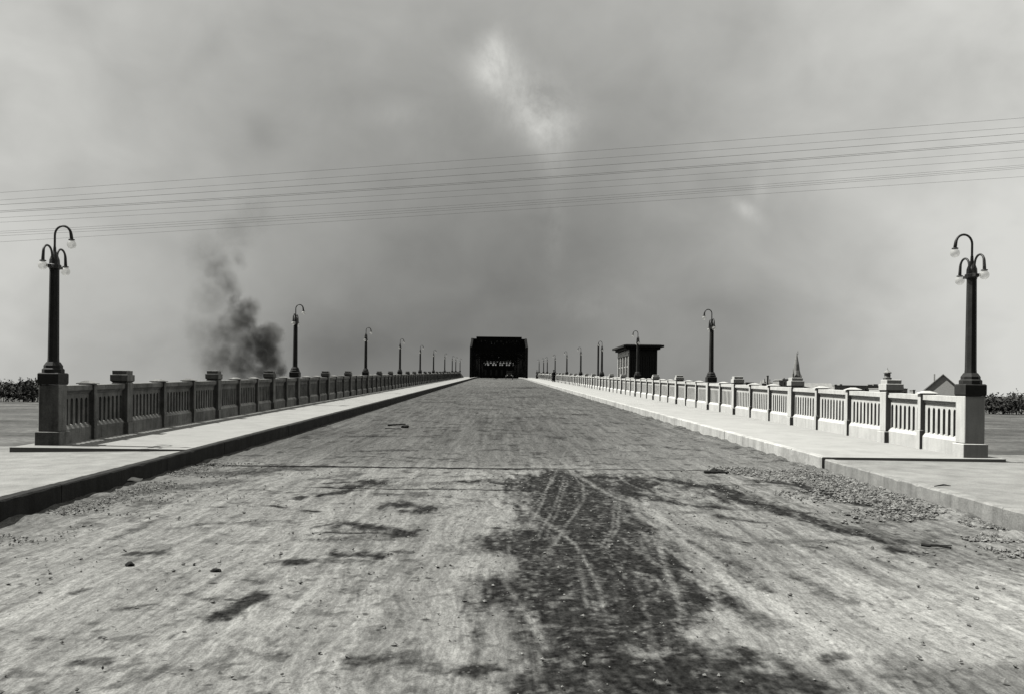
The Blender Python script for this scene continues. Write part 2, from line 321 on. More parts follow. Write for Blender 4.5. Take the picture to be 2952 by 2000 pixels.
stains = [  # dark damp or tarry marks: points, half-width m, strength
    ([Zp(0, 320), Zp(120, 290), Zp(200, 300)], .16, .85), ([Zp(-60, 355), Zp(30, 340)], .12, .8), ([Zp(200, 310), Zp(600, 300)], .14, .35), ([Zp(740, 290), Zp(800, 285)], .13, .8),
    ([Zp(870, 285), Zp(1010, 300)], .16, .75), ([Zp(360, 430), Zp(460, 450)], .22, .65), ([Zp(0, 545), Zp(140, 560), Zp(380, 600)], .17, .65), ([Zp(-150, 600), Zp(330, 607)], .045, .75),
    ([Zp(0, 735), Zp(160, 740)], .12, .65), ([Zp(300, 715), Zp(420, 715)], .05, .5), ([Zp(-100, 770), Zp(80, 780)], .10, .45), ([Zp(850, 570), Zp(1000, 580)], .05, .5),
    ([Zp(850, 700), Zp(900, 690)], .14, .7), ([Zp(830, 1000), Zp(930, 1000)], .05, .45), ([Zp(830, 845), Zp(890, 850)], .04, .4),
    ([Zp(60, 1375), Zp(230, 1385)], .07, .5), ([Zp(330, 1410), Zp(480, 1430)], .06, .4), ([Zp(690, 1455), Zp(880, 1445)], .06, .65),
    ([Zl(650, 708), Zl(790, 712)], .08, .6), ([Zl(1540, 775), Zl(1640, 778)], .09, .75), ([Zl(1310, 878), Zl(1390, 885)], .05, .5),
    ([Zl(1100, 1110), Zl(1200, 1080), Zl(1330, 1010), Zl(1440, 960)], .10, .8), ([Zl(1440, 1325), Zl(1510, 1320)], .06, .75), ([Zl(2020, 1375), Zl(2200, 1375)], .06, .5),
    ([Zl(540, 1500), Zl(700, 1440), Zl(900, 1400)], .05, .35), ([Zl(320, 1360), Zl(470, 1360)], .035, .5), ([Zl(540, 1062), Zl(720, 1035)], .045, .5), ([Zl(880, 968), Zl(940, 965)], .04, .55),
    ([Zl(1060, 997), Zl(1140, 995)], .035, .5), ([Zl(270, 955), Zl(340, 940)], .035, .5), ([Zl(470, 640), Zl(620, 570), Zl(800, 500)], .05, .4), ([Zl(980, 545), Zl(1140, 530)], .07, .45),
    ([Zl(1700, 650), Zl(2100, 640)], .14, .35), ([Zl(1720, 555), Zl(1880, 550)], .06, .6), ([Zl(800, 235), Zl(1300, 230), Zl(1500, 200)], .35, .5), ([Zl(250, 430), Zl(700, 340), Zl(1200, 290)], .2, .4),
    ([Zl(1740, 300), Zl(1980, 285)], .05, .8), ([Zl(1580, 390), Zl(1650, 375)], .07, .85), ([Zl(1740, 375), Zl(1900, 340)], .07, .9), ([Zl(1400, 430), Zl(1520, 440)], .05, .7), ([Zl(1680, 455), Zl(1740, 460)], .05, .8),
    ([Zp(1440, 260), Zp(1560, 320), Zp(1800, 380)], .28, .8), ([Zp(1560, 260), Zp(1720, 270), Zp(1760, 340)], .3, .8), ([Zr_(0, 270), Zr_(360, 330), Zr_(520, 400), Zr_(700, 460)], .26, .7),
    ([Zr_(640, 290), Zr_(860, 310), Zr_(1000, 360), Zr_(1200, 420)], .18, .8), ([Zr_(700, 470), Zr_(860, 500), Zr_(1100, 570), Zr_(1350, 650), Zr_(1450, 700)], .16, .65),
    ([Zr_(0, 400), Zr_(200, 430), Zr_(380, 455)], .1, .65), ([Zr_(400, 500), Zr_(620, 540)], .08, .55), ([Zr_(250, 570), Zr_(420, 640), Zr_(500, 660)], .07, .4),
    ([Zr_(0, 640), Zr_(60, 700)], .1, .55), ([Zr_(330, 740), Zr_(560, 880), Zr_(700, 960)], .07, .45), ([Zr_(750, 830), Zr_(1000, 940), Zr_(1100, 1010)], .07, .4), ([Zr_(180, 640), Zr_(300, 720)], .05, .4),
    ([Zr_(870, 680), Zr_(960, 690)], .05, .5), ([Zr_(1020, 650), Zr_(1110, 675)], .035, .6), ([Zr_(1300, 760), Zr_(1470, 820)], .05, .4), ([Zr_(1270, 515), Zr_(1420, 520)], .07, .45),
    ([Zr_(100, 1370), Zr_(380, 1370), Zr_(620, 1330)], .13, .7), ([Zr_(350, 1400), Zr_(750, 1480), Zr_(900, 1560)], .14, .6), ([Zr_(600, 1100), Zr_(720, 1160)], .07, .35), ([Zr_(1050, 1350), Zr_(1150, 1345)], .05, .5),
    ([(-2.2, 27.0), (-1.5, 27.3)], .12, .5), ([(0.9, 34), (1.9, 34.4)], .15, .6), ([(2.9, 37), (3.6, 36.4)], .3, .5), ([(0.1, 25), (0.8, 24.6)], .15, .4), ([(-3.9, 23), (-2.8, 23.4)], .15, .5),
    ([(1.2, 60), (2.4, 61)], .5, .5), ([(-2, 70), (0, 72)], .6, .45), ([(2.5, 92), (3.6, 98)], 1.2, .5), ([(-4, 48), (-2.6, 49)], .5, .4), ([(-3, 19), (-2, 19.3)], .12, .5),
]
def road_fields(X, Y):
    far = sstep(15.0, 17.5, Y)
    wx = (fbm(X * 1.3, Y * 1.3, 40, 4) - .5) * 0.5; wy = (fbm(X * 1.3 + 9, Y * 1.3, 50, 4) - .5) * 0.7
    streak = fbm(X * 9 + wx * 2, Y * 0.30, 3, 5, 0.7); streak2 = fbm(X * 22 + wx * 3, Y * 1.1, 5, 4, 0.65); fine = fbm(X * 24, Y * 16, 6, 3, .6)
    broad = fbm(X * 0.6, Y * 0.25, 8, 4); spots = fbm(X * 3.0, Y * 2.2, 12, 5, 0.6)
    near = 0.225 + 0.07 * (broad - .5) + (0.22 + .14 * sstep(-1, 2.5, X)) * (streak - .5) + 0.13 * (streak2 - .5) + 0.09 * (spots - .5) + 0.08 * (fine - .5)
    near += 0.035 * sstep(1.5, -4, X) * sstep(14, 8, Y) + 0.11 * sstep(1.1, 2.2, X + .3 * (broad - .5)) * sstep(8.4, 6.9, Y) * sstep(5.2, 5.6, Y + .8 * (broad - .5)) - .05 * sstep(1, 1.6, X) * sstep(5.5, 5.0, Y)
    deck = 0.118 + 0.05 * (broad - .5) + 0.13 * (streak - .5) + 0.05 * (streak2 - .5) + 0.06 * (fbm(X * 1.6, Y * .6, 15, 5, .6) - .5)
    deck += 0.05 * sstep(1.0, 4.0, X) * sstep(60, 16, Y) + 0.022 * sstep(25, 16, Y) + 0.03 * sstep(60, 160, Y)
    v = near * (1 - far) + deck * far
    pit = fbm(X * 9, Y * 6, 21, 4, 0.6); v *= 1 - 0.45 * sstep(0.62, 0.72, pit) * (0.35 + 0.65 * sstep(.42, .6, broad))
    pit2 = fbm(X * 2.4, Y * 2.6, 25, 5, 0.6); v *= 1 - (0.25 + .3 * sstep(7, 12, Y)) * sstep(0.60, 0.72, pit2)
    damp = np.zeros(X.shape)
    Xw, Yw = X + wx, Y + wy
    ins = inside(Xw, Yw, patch); d = seg_dist(Xw, Yw, patch + [patch[0]])
    sdv = np.where(ins, d, -d) + (fbm(X * 7, Y * 1.1, 31, 6, .7) - .5) * 1.25
    damp = np.maximum(damp, sstep(-0.30, 0.20, sdv) * np.clip(1.06 + 1.3 * (fbm(X * 5, Y * 2.2, 33, 6, .7) - .45), .35, 1) * (1 - .38 * sstep(.56, .74, fbm(X * 16, Y * 11, 35, 3, .6))))
    for pts, wd, st in stains:
        wd = wd * 1.35
        x0 = min(p[0] for p in pts) - 2 * wd - .6; x1 = max(p[0] for p in pts) + 2 * wd + .6
        y0 = min(p[1] for p in pts) - 2 * wd - .8; y1 = max(p[1] for p in pts) + 2 * wd + .8
        k = (X > x0) & (X < x1) & (Y > y0) & (Y < y1)
        if not k.any(): continue
        dd = seg_dist(X[k] + wx[k] * .5, Y[k] + wy[k] * .5, pts)
        n = fbm(X[k] * 10, Y[k] * 3.4, 61, 5, .68)
        q = min(1.0, st * 1.55) * sstep(1.6 * wd, .1 * wd, dd + (n - .5) * 3.4 * wd)
        damp[k] = np.maximum(damp[k], q)
    damp = np.clip(damp, 0, 1)
    v = v * (1 - damp) + damp * (0.006 + 0.034 * streak2)
    for pts, wd, st in tracks:
        wd = max(.013, wd * .45)
        dd = seg_dist(X + wx * .08, Y + wy * .08, pts)
        q = st * sstep(wd * 1.5, wd * .2, dd) * (0.0 + 1.15 * fbm(X * 7, Y * 1.6, 71, 4, .7))
        v = v * (1 - q) + q * 0.27; damp = damp * (1 - q * .8)
    # grit along both kerbs
    e = sstep(1.3, .2, X - XKL + (spots - .5)) * sstep(17, 15, Y); v = v * (1 - .45 * e) + .45 * e * 0.13
    return np.clip(v, 0.015, 0.42), damp
cache = {}
def road_z(X, Y):
    cr = 0.10 * (1 - ((X - 0.12) / 5.7) ** 2) * 0.0
    nearf = sstep(60, 12, Y)
    d = (fbm(X * 2.2, Y * 1.6, 81, 5) - .5) * 0.030 + (fbm(X * 6, Y * 0.6, 83, 4) - .5) * 0.018 + (fbm(X * 11, Y * 9, 85, 3) - .5) * 0.012
    bank = sstep(.30, .0, XKR - X - .25 * fbm(X * 3, Y * 2.2, 87, 5, .6)) * .16 * (fbm(X * 2, Y * 3.1, 88, 5, .65) - .22) * sstep(120, 30, Y)
    bank = bank + sstep(.35, .0, X - XKL - .2 * fbm(X * 3, Y * 2, 89, 4)) * .10 * (fbm(X * 2, Y * 2.3, 90, 4) - .2) * sstep(24, 15, Y)
    return zr(Y) + cr + d * nearf + bank
ys = [-40, -20, -8, -2, 2.2]
yv = 3.6
while yv < 175: ys.append(yv); yv += (0.0036 * yv + 0.003) if yv < 20 else 0.008 * yv
ys += list(np.arange(176, 250, 3.0)) + list(np.arange(252, 420, 8.0)); ys = np.array(ys)
xs = np.linspace(XKL - 0.25, XKR + 0.25, 400)
fld = {}
def ft(X, Y):
    if 'v' not in fld: fld['v'], fld['d'] = road_fields(X, Y)
    return fld['v']
rme = grid_mesh('road', xs, ys, road_z, {'tone': ft, 'damp': lambda X, Y: fld['d']})
rm = bpy.data.materials.new('road_surface'); rm.use_nodes = True; t = NT(rm.node_tree); b = t.n['Principled BSDF']
geo = t.add('ShaderNodeNewGeometry'); pos = geo.outputs['Position']
a1 = t.add('ShaderNodeAttribute', attribute_name='tone').outputs['Fac']; a2 = t.add('ShaderNodeAttribute', attribute_name='damp').outputs['Fac']
f1 = t.noise(t.vscale(pos, (1, .35, 1)), 30, 6, 0.7); f2 = t.noise(pos, 75, 4, 0.65); f3 = t.noise(t.vscale(pos, (1, .7, 1)), 9, 6, 0.65, 0.6)
v = t.m('MULTIPLY', a1, t.mapr(f1, 0.3, 0.7, 0.62, 1.38)); v = t.m('MULTIPLY', v, t.mapr(f2, 0.3, 0.7, 0.70, 1.30))
sw = t.add('ShaderNodeVectorMath', operation='MULTIPLY_ADD'); wv = t.add('ShaderNodeTexNoise'); wv.inputs['Scale'].default_value = .5; t.l.new(pos, wv.inputs['Vector'])
t.l.new(wv.outputs['Color'], sw.inputs[0]); sw.inputs[1].default_value = (.9, 0, 0); t.l.new(pos, sw.inputs[2])
g1 = t.noise(t.vscale(sw.outputs[0], (38, .55, 1)), 1.0, 3, .6); g2 = t.noise(t.vscale(sw.outputs[0], (14, .25, 1)), 1.0, 4, .6)
v = t.m('MULTIPLY', v, t.mapr(g1, .3, .7, .86, 1.14)); v = t.m('MULTIPLY', v, t.mapr(g2, .3, .7, .84, 1.16))
v = t.m('MULTIPLY', v, t.mapr(f3, 0.56, 0.70, 1.0, 0.5))
vor = t.add('ShaderNodeTexVoronoi'); vor.inputs['Scale'].default_value = 26; t.l.new(pos, vor.inputs['Vector'])
wn = t.add('ShaderNodeTexWhiteNoise'); t.l.new(vor.outputs['Color'], wn.inputs['Vector'])
peb = t.m('MULTIPLY', t.m('GREATER_THAN', wn.outputs['Value'], 0.80), t.mapr(vor.outputs['Distance'], 0.18, 0.36, 1.0, 0.0))
v = t.m('ADD', v, t.m('MULTIPLY', t.m('MULTIPLY', peb, t.mapr(a2, .2, .7, .03, .085)), t.mapr(t.noise(pos, 2.0, 3), .45, .6, 0, 1)))
f4 = t.noise(t.vscale(pos, (1, .8, 1)), 17, 4, .6)                  # gritty grain of the damp tarry patches
v = t.m('MULTIPLY', v, t.m('ADD', 1.0, t.m('MULTIPLY', a2, t.mapr(f4, .35, .65, -.62, .85))))
dv = t.add('ShaderNodeVectorMath', operation='MULTIPLY_ADD'); dn = t.add('ShaderNodeTexNoise'); dn.inputs['Scale'].default_value = 9; dn.inputs['Detail'].default_value = 3; t.l.new(pos, dn.inputs['Vector'])
t.l.new(dn.outputs['Color'], dv.inputs[0]); dv.inputs[1].default_value = (.13, .13, 0); t.l.new(pos, dv.inputs[2])
for sc_, thr, rad, st_ in ((4.2, .20, .17, .72), (9.5, .22, .2, .6), (2.0, .18, .12, .7)):   # scattered dark crumbs
    vq = t.add('ShaderNodeTexVoronoi'); vq.inputs['Scale'].default_value = sc_; t.l.new(dv.outputs[0], vq.inputs['Vector'])
    wq = t.add('ShaderNodeTexWhiteNoise'); t.l.new(vq.outputs['Color'], wq.inputs['Vector'])
    kk = t.m('MULTIPLY', t.m('LESS_THAN', wq.outputs['Value'], thr), t.mapr(vq.outputs['Distance'], rad * .5, rad, 1, 0))
    v = t.m('MULTIPLY', v, t.m('SUBTRACT', 1.0, t.m('MULTIPLY', kk, st_)))
# expansion joint and a second crack across the carriageway
sp = t.add('ShaderNodeSeparateXYZ'); t.l.new(pos, sp.inputs[0])
wob = t.m('MULTIPLY', t.m('SUBTRACT', t.noise(pos, 1.1, 4), 0.5), 0.10)
def crack(v, y0, wd, st, x0, x1, gate=.45):
    yy = t.m('ABSOLUTE', t.m('SUBTRACT', t.m('ADD', sp.outputs[1], wob), y0))
    k = t.m('MULTIPLY', t.mapr(yy, wd * .4, wd, 1, 0), t.m('MULTIPLY', t.mapr(sp.outputs[0], x0 - .6, x0, 0, 1), t.mapr(sp.outputs[0], x1, x1 + 1.2, 1, 0)))
    k = t.m('MULTIPLY', k, t.mapr(t.noise(pos, 3.0, 3), .35, .5, gate, 1.0))
    return t.m('MULTIPLY', v, t.m('SUBTRACT', 1.0, t.m('MULTIPLY', k, st)))
v = crack(v, 15.85, .15, .95, -5.6, .2, .8); v = crack(v, 15.95, .09, .7, .6, 4.2); v = crack(v, 13.0, .08, .85, -2.6, .25)
t.l.new(t.grey(v), b.inputs['Base Color'])
t.put(b.inputs['Roughness'], t.mapr(a2, 0, 1, .95, .75)); b.inputs['Specular IOR Level'].default_value = 0.04
bp = t.add('ShaderNodeBump'); bp.inputs['Strength'].default_value = 0.5; bp.inputs['Distance'].default_value = 0.012
t.l.new(t.m('ADD', t.m('ADD', f1, f2), f3), bp.inputs['Height']); t.l.new(bp.outputs[0], b.inputs['Normal'])
road = link('road', rme, None, rm); tag(road, kind='structure')

# ------------------------------------------------------------------ footways and kerbs
YS = 15.9
def strip(name, x0, x1, y0, y1, ztop0, ztop1, thick, m, kind='structure', step=4.0):
    """slab following the grade; ztop0 at x0 and ztop1 at x1 above the roadway"""
    bm = bmesh.new(); n = max(1, int((y1 - y0) / step)); rows = []
    for k in range(n + 1):
        y = y0 + (y1 - y0) * k / n; z = zr(y)
        rows.append([bm.verts.new(q) for q in ((x0, y, z + ztop0 - thick), (x1, y, z + ztop1 - thick), (x1, y, z + ztop1), (x0, y, z + ztop0))])
    for a, c in zip(rows, rows[1:]):
        for i in range(4): bm.faces.new((a[i], a[(i + 1) % 4], c[(i + 1) % 4], c[i]))
    bm.faces.new(rows[0][::-1]); bm.faces.new(rows[-1])
    o = obj(name, bm, m)
    if kind: tag(o, kind=kind)
    return o
KW = 0.16
def kerb(name, xf, sgn, y0, y1, top, m, stone=1.8, rough_=0.006, seed=1):
    """row of kerb stones: worn top arris, joints between the stones"""
    bm = bmesh.new(); rr = random.Random(seed); y = y0
    while y < y1 - .01:
        L = min(stone * rr.uniform(.9, 1.1) * (1 if y < 60 else 4), y1 - y); sub = max(1, int(L / .12)) if y < 30 else 1; rows = []
        dx, dz = rr.uniform(-.004, .004), rr.uniform(-.004, .003)
        for k in range(sub + 1):
            yy = y + .004 + (L - .008) * k / sub; z = zr(yy); j = rr.uniform(-rough_, rough_); ch = 0.012 + rr.uniform(0, rough_) + (rr.uniform(.01, .03) if rr.random() < .05 and sub > 1 else 0)
            xx = xf + dx; zt = z + top + dz + j * .3
            rows.append([bm.verts.new(q) for q in ((xx, yy, z - .25), (xx + j * .3, yy, zt - ch), (xx + sgn * ch, yy, zt), (xx + sgn * KW, yy, zt), (xx + sgn * KW, yy, z - .25))])
        for a, c in zip(rows, rows[1:]):
            for i in range(5): bm.faces.new((a[i], a[(i + 1) % 5], c[(i + 1) % 5], c[i]))
        bm.faces.new(rows[0][::-1]); bm.faces.new(rows[-1]); y += L
    return tag(obj(name, bm, m), kind='structure')
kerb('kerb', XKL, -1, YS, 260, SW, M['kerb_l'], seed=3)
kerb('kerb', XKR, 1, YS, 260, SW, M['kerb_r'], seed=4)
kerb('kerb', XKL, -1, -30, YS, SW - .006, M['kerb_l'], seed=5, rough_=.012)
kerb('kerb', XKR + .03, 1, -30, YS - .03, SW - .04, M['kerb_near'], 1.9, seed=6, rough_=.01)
strip('sidewalk', XWL - .45, XKL - KW - .003, YS, 260, SW, SW - .003, .2, M['walk_l'])
strip('sidewalk', XKR + KW + .003, XWR + .45, YS, 260, SW - .003, SW, .2, M['walk_r'])
strip('sidewalk', -14.0, XKL - KW - .003, -30, YS - .01, SW - .19, SW - .03, .4, M['walk_near'], step=2)
strip('sidewalk', XKR + KW + .033, 14.0, -30, YS - .035, SW - .045, SW - .075, .4, M['walk_near'], step=2)
strip('expansion_joint', XKR + KW + .033, XWR + .4, YS - .033, YS - .004, SW - .07, SW - .07, .3, M['twig'], step=50)
# approach embankment, low ground
for s in (-1, 1):
    x0, x1 = (-80, -13.97) if s < 0 else (13.97, 80)
    strip('ground', x0, x1, -60, YS + 2, SW - (.17 if s < 0 else .10), SW - (.17 if s < 0 else .10), 7.5, M['gravel_ground'], step=10)
strip('ground', -14.5, -8.9, YS, YS + 2, SW - .17, SW - .17, 7.5, M['gravel_ground'], step=10)
strip('ground', 9.1, 14.5, YS, YS + 2, SW - .10, SW - .10, 7.5, M['gravel_ground'], step=10)
gx = np.concatenate([np.linspace(-6000, -400, 12), np.linspace(-350, 350, 40), np.linspace(400, 6000, 12)])
gy = np.concatenate([np.linspace(-400, 700, 60), np.linspace(760, 9000, 20)])
gme = grid_mesh('ground', gx, gy, lambda X, Y: -7.0 + (fbm(X * .02, Y * .02, 91, 4) - .5) * 1.6)
tag(link('ground', gme, None, M['ground']), kind='structure')
# bridge deck body under the footways
bm = bmesh.new()
for yy in np.arange(16, 256, 8.0):
    BX(bm, XWL - .3, XWR + .3, yy, yy + 8.0 - .002, zr(yy) - 1.1, zr(yy) - 0.32)
for yy in np.arange(24, 190, 18.0):
    for xx in (-7, 0, 7): BX(bm, xx - .5, xx + .5, yy, yy + .9, -7.6, zr(yy) - 1.102)
tag(obj('bridge_approach_deck', bm, M['wall_l']), 'grey concrete viaduct under the road, carried on square columns below the walls', 'viaduct')

# ------------------------------------------------------------------ balustrade walls
HP = 1.15
def panel_mesh(L, name, rs=1):
    """pierced panel along +Y from 0 to L, sheared to the grade: slots with round heads over a plain band"""
    key = round(L, 2)
    if key in panel_mesh.c: return panel_mesh.c[key]
    n = max(5, int(round((L - .22) / .205))); m0 = (L - n * .2) / 2; bm = bmesh.new()
    z0, zb, zt, zc = 0.335, 0.345, 0.885, 0.99; hw = .052; seg = 6; cache_ = {}
    def V(y, z):
        k = (round(y, 4), round(z, 4))
        if k not in cache_: cache_[k] = bm.verts.new((-.065, y, z + G * y))
        return cache_[k]
    zs = zt - hw
    def quad(y0, z0_, y1, z1_): bm.faces.new((V(y0, z0_), V(y1, z0_), V(y1, z1_), V(y0, z1_)))
    edges = [0.0]
    for k in range(n): c = m0 + .2 * (k + .5); edges += [c - hw, c + hw]
    edges.append(L)
    arcs = [(-math.cos(PI * i / seg) * hw, math.sin(PI * i / seg) * hw * 1.15) for i in range(seg + 1)]
    for i in range(0, len(edges) - 1):
        a, c = edges[i], edges[i + 1]
        if i % 2 == 0:           # solid bar
            quad(a, z0, c, zb); quad(a, zb, c, zs); quad(a, zs, c, zc)
        else:                    # slot with a round head
            quad(a, z0, c, zb); mid = (a + c) / 2
            for (p, q) in zip(arcs, arcs[1:]):
                y0_, y1_ = mid + p[0], mid + q[0]
                if p is arcs[0]: y0_ = a
                if q is arcs[-1]: y1_ = c
                bm.faces.new((V(y0_, zs + p[1]), V(y1_, zs + q[1]), V(y1_, zc), V(y0_, zc)))
    ret = bmesh.ops.extrude_face_region(bm, geom=bm.faces[:])
    bmesh.ops.translate(bm, verts=[g_ for g_ in ret['geom'] if isinstance(g_, bmesh.types.BMVert)], vec=(.13, 0, 0))
    BX(bm, -.12, .12, 0, L, -.3, .275, G)
    vs = [bm.verts.new((x, y, z + G * y)) for y in (0, L) for x, z in ((-.12, .276), (.12, .276), (.067, .343), (-.067, .343))]
    for f in ((0, 1, 2, 3), (7, 6, 5, 4), (0, 4, 5, 1), (1, 5, 6, 2), (2, 6, 7, 3), (3, 7, 4, 0)): bm.faces.new([vs[i] for i in f])
    for k in range(n):           # weathered slope at the foot of every slot
        c = m0 + .2 * (k + .5); q = [(rs * .063, c - hw, zb + .004), (rs * .063, c + hw, zb + .004), (-rs * .063, c + hw, zb + .06), (-rs * .063, c - hw, zb + .06)]
        bm.faces.new([bm.verts.new((x, y, z + G * y)) for x, y, z in q])
        bm.faces.new([bm.verts.new((x, y, z + G * y)) for x, y, z in ((-rs * .063, c - hw, zb + .06), (-rs * .063, c + hw, zb + .06), (-rs * .063, c + hw, zb), (-rs * .063, c - hw, zb))])
    me = bpy.data.meshes.new(name); bmesh.ops.recalc_face_normals(bm, faces=bm.faces[:]); bm.to_mesh(me); bm.free()
    panel_mesh.c[key] = me; return me
panel_mesh.c = {}
posts = []                       # (y, kind)
def span(y0, y1, pat):
    n = sum(pat) if isinstance(pat, list) else pat; yy = [y0 + (y1 - y0) * k / n for k in range(n)]
    for k in range(n): posts.append((yy[k], 'lamp' if k == 0 else ('cap' if k % 3 == 0 and n - k > 1 else 'small')))
posts += [(16.3, 'lamp'), (17.95, 'small'), (19.6, 'cap'), (21.7, 'small'), (23.8, 'small'), (25.9, 'cap'), (28.0, 'small'), (30.1, 'small'), (32.2, 'cap'), (34.2, 'small')]
lampY = [16.3, 36.2, 55.4, 74.6, 93.8, 113.0, 136.5, 158.5, 171.5, 190.5]
for a, c, n in ((36.2, 55.4, 9), (55.4, 74.6, 9), (74.6, 93.8, 9), (93.8, 113.0, 9), (113, 136.5, 11), (136.5, 158.5, 10), (158.5, 171.5, 6), (171.5, 190.5, 9)): span(a, c, n)
posts.append((190.5, 'lamp'))
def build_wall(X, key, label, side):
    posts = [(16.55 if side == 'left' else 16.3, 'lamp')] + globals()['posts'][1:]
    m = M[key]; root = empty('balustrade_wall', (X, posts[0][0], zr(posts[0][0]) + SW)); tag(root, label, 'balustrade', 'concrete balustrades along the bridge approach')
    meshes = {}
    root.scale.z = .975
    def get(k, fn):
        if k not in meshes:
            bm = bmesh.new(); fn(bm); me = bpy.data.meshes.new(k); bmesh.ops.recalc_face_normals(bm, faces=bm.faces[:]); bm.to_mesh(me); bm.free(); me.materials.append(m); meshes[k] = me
        return meshes[k]
    def f_small(bm):
        BX(bm, -.18, .18, -.07, .07, -.3, .40); BX(bm, -.165, .165, -.062, .062, .401, 1.165); bevel(bm, .006)
    def f_smallcap(bm):
        BX(bm, -.20, .20, -.095, .095, 1.166, 1.182); BX(bm, -.20, .20, -.095, .095, 1.183, 1.235, taper=.75)
    def f_pier(bm):
        BX(bm, -.225, .225, -.185, .185, -.3, .26); BX(bm, -.185, .185, -.15, .15, .262, 1.17); bevel(bm, .008)
    def f_cap(bm):
        prof = ((.150, 1.171), (.195, 1.215), (.195, 1.350), (.160, 1.358), (.163, 1.445), (.15, 1.452))
        LATHE(bm, [(r * math.sqrt(2), z) for r, z in prof], 4, rot=PI / 4)
    def f_end(bm):
        BX(bm, -.235, .235, -.21, .20, -.3, .26); BX(bm, -.19, .19, -.165, .165, .262, 1.17); bevel(bm, .012)
    P0 = root.location
    def part(name, me, y, parent=root):
        o = bpy.data.objects.new(name, me); col.objects.link(o); o.parent = parent
        if parent is root: o.location = (0, y - P0.y, zr(y) - zr(P0.y))
        return o
    tmp = panel_mesh.c; panel_mesh.c = {}
    for i, (y, k) in enumerate(posts):
        if k == 'small': o = part('small_post', get('small_post', f_small), y); part('post_cap', get('post_cap', f_smallcap), y, o)
        elif k == 'cap': o = part('pier', get('pier', f_pier), y); part('pier_cap', get('pier_cap', f_cap), y, o)
        else: part('pier', get('end_pier', f_end) if i == 0 else get('pier', f_pier), y)
        if i + 1 < len(posts):
            y2 = posts[i + 1][0]; me = panel_mesh(y2 - y, 'panel', 1 if side == 'left' else -1)
            if not me.materials: me.materials.append(m)
            part('panel', me, y)
    panel_mesh.c = tmp
    bm = bmesh.new(); y0, y1 = posts[0][0] - P0.y, posts[-1][0] - P0.y
    BX(bm, -.13, .13, y0, y1, 1.045, 1.15, G); BX(bm, -.10, .10, y0, y1, 1.015, 1.044, G); BX(bm, -.082, .082, y0, y1, .985, 1.014, G)
    obj('coping_rail', bm, m, root)
    # end wing that slopes down past the last lamp
    bm = bmesh.new(); ye = y1 + .17; L = 20
    zz = lambda d, h: zr(P0.y + ye + d) - zr(P0.y) + h
    vs = [bm.verts.new((x, ye + d, zz(d, h))) for x in (-.13, .13) for d, h in ((0, -.3), (L, -.3), (L, .02), (0, 1.14))]
    for f in ((0, 1, 2, 3), (7, 6, 5, 4), (0, 4, 5, 1), (1, 5, 6, 2), (2, 6, 7, 3), (3, 7, 4, 0)): bm.faces.new([vs[j] for j in f])
    obj('end_wing', bm, m, root)
    return root
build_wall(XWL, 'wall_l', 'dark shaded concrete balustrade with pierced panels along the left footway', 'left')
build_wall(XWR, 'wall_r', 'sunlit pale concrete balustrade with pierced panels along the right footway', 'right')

# ------------------------------------------------------------------ lamp posts
def make_lamp():
    root = empty('street_lamp', (0, 0, 0))
    bm = bmesh.new()
    LATHE(bm, [(.185 * 1.414, 0), (.198 * 1.414, .035), (.198 * 1.414, .205), (.18 * 1.414, .225)], 4, rot=PI / 4)
    LATHE(bm, [(.17 * 1.16, .226), (.17 * 1.16, .29), (.145 * 1.16, .315), (.145 * 1.16, .36), (.11 * 1.1, .43)], 8, rot=PI / 8)
    obj('pedestal', bm, M['column'], root)
    bm = bmesh.new(); LATHE(bm, [(.106, .431), (.10, .5), (.086, 2.17), (.094, 2.20)], 8, rot=PI / 8); obj('column', bm, M['column'], root)
    bm = bmesh.new()
    LATHE(bm, [(.088, 2.201), (.12, 2.225), (.12, 2.27), (.095, 2.29), (.09, 2.37), (.06, 2.46), (.03, 2.53), (.024, 2.62)], 12)
    BX(bm, -.05, .05, -.22, .22, 2.214, 2.262); obj('capital', bm, M['iron'], root)
    bm = bmesh.new(); rr = .155                                       # tall gooseneck reaching over the road (+X)
    pts = [(0, 0, 2.55), (0, 0, 2.80)] + [(rr - rr * math.cos(a), 0, 2.84 + rr * 1.15 * math.sin(a)) for a in np.linspace(0, PI * .96, 14)]
    ex = pts[-1]; pts.append((ex[0] + .012, 0, ex[2] - .09))
    TUBE(bm, pts, [.021] * (len(pts) - 5) + [.022, .025, .028, .031, .033]); arm = obj('gooseneck_arm', bm, M['iron'], root, True)
    ex = pts[-1]
    def fitting(parent, x, y, z):
        bm = bmesh.new(); LATHE(bm, [(.028, z + .03), (.03, z), (.055, z - .006), (.060, z - .022), (.03, z - .024)], 14, x, y); obj('lamp_fitting', bm, M['iron'], parent)
        bm = bmesh.new(); R0 = .083; c = z - .105
        bmesh.ops.create_uvsphere(bm, u_segments=18, v_segments=12, radius=R0, matrix=Matrix.Translation((x, y, c))); obj('globe', bm, M['globe'], parent, True)
    fitting(arm, ex[0], 0, ex[2])
    for s in (-1, 1):                                                 # small goosenecks looping along the road
        bm = bmesh.new(); r2 = .155
        pts = [(0, s * .06, 2.30), (0, s * .09, 2.42)] + [(0, s * (.10 + r2 - r2 * math.cos(a)), 2.46 + r2 * .95 * math.sin(a)) for a in np.linspace(.15, PI * .97, 11)]
        pts.append((0, pts[-1][1] + s * .01, 2.37)); pts.append((0, pts[-1][1] + s * .004, 2.31))
        TUBE(bm, pts, [.02] * (len(pts) - 4) + [.023, .026, .029, .031]); br = obj('bracket', bm, M['iron'], root, True)
        fitting(br, 0, pts[-1][1], pts[-1][2])
    return root
lamp0 = make_lamp()
ordw = ['nearest', 'second', 'third', 'fourth', 'fifth', 'sixth', 'seventh', 'eighth', 'ninth', 'farthest']
used = False
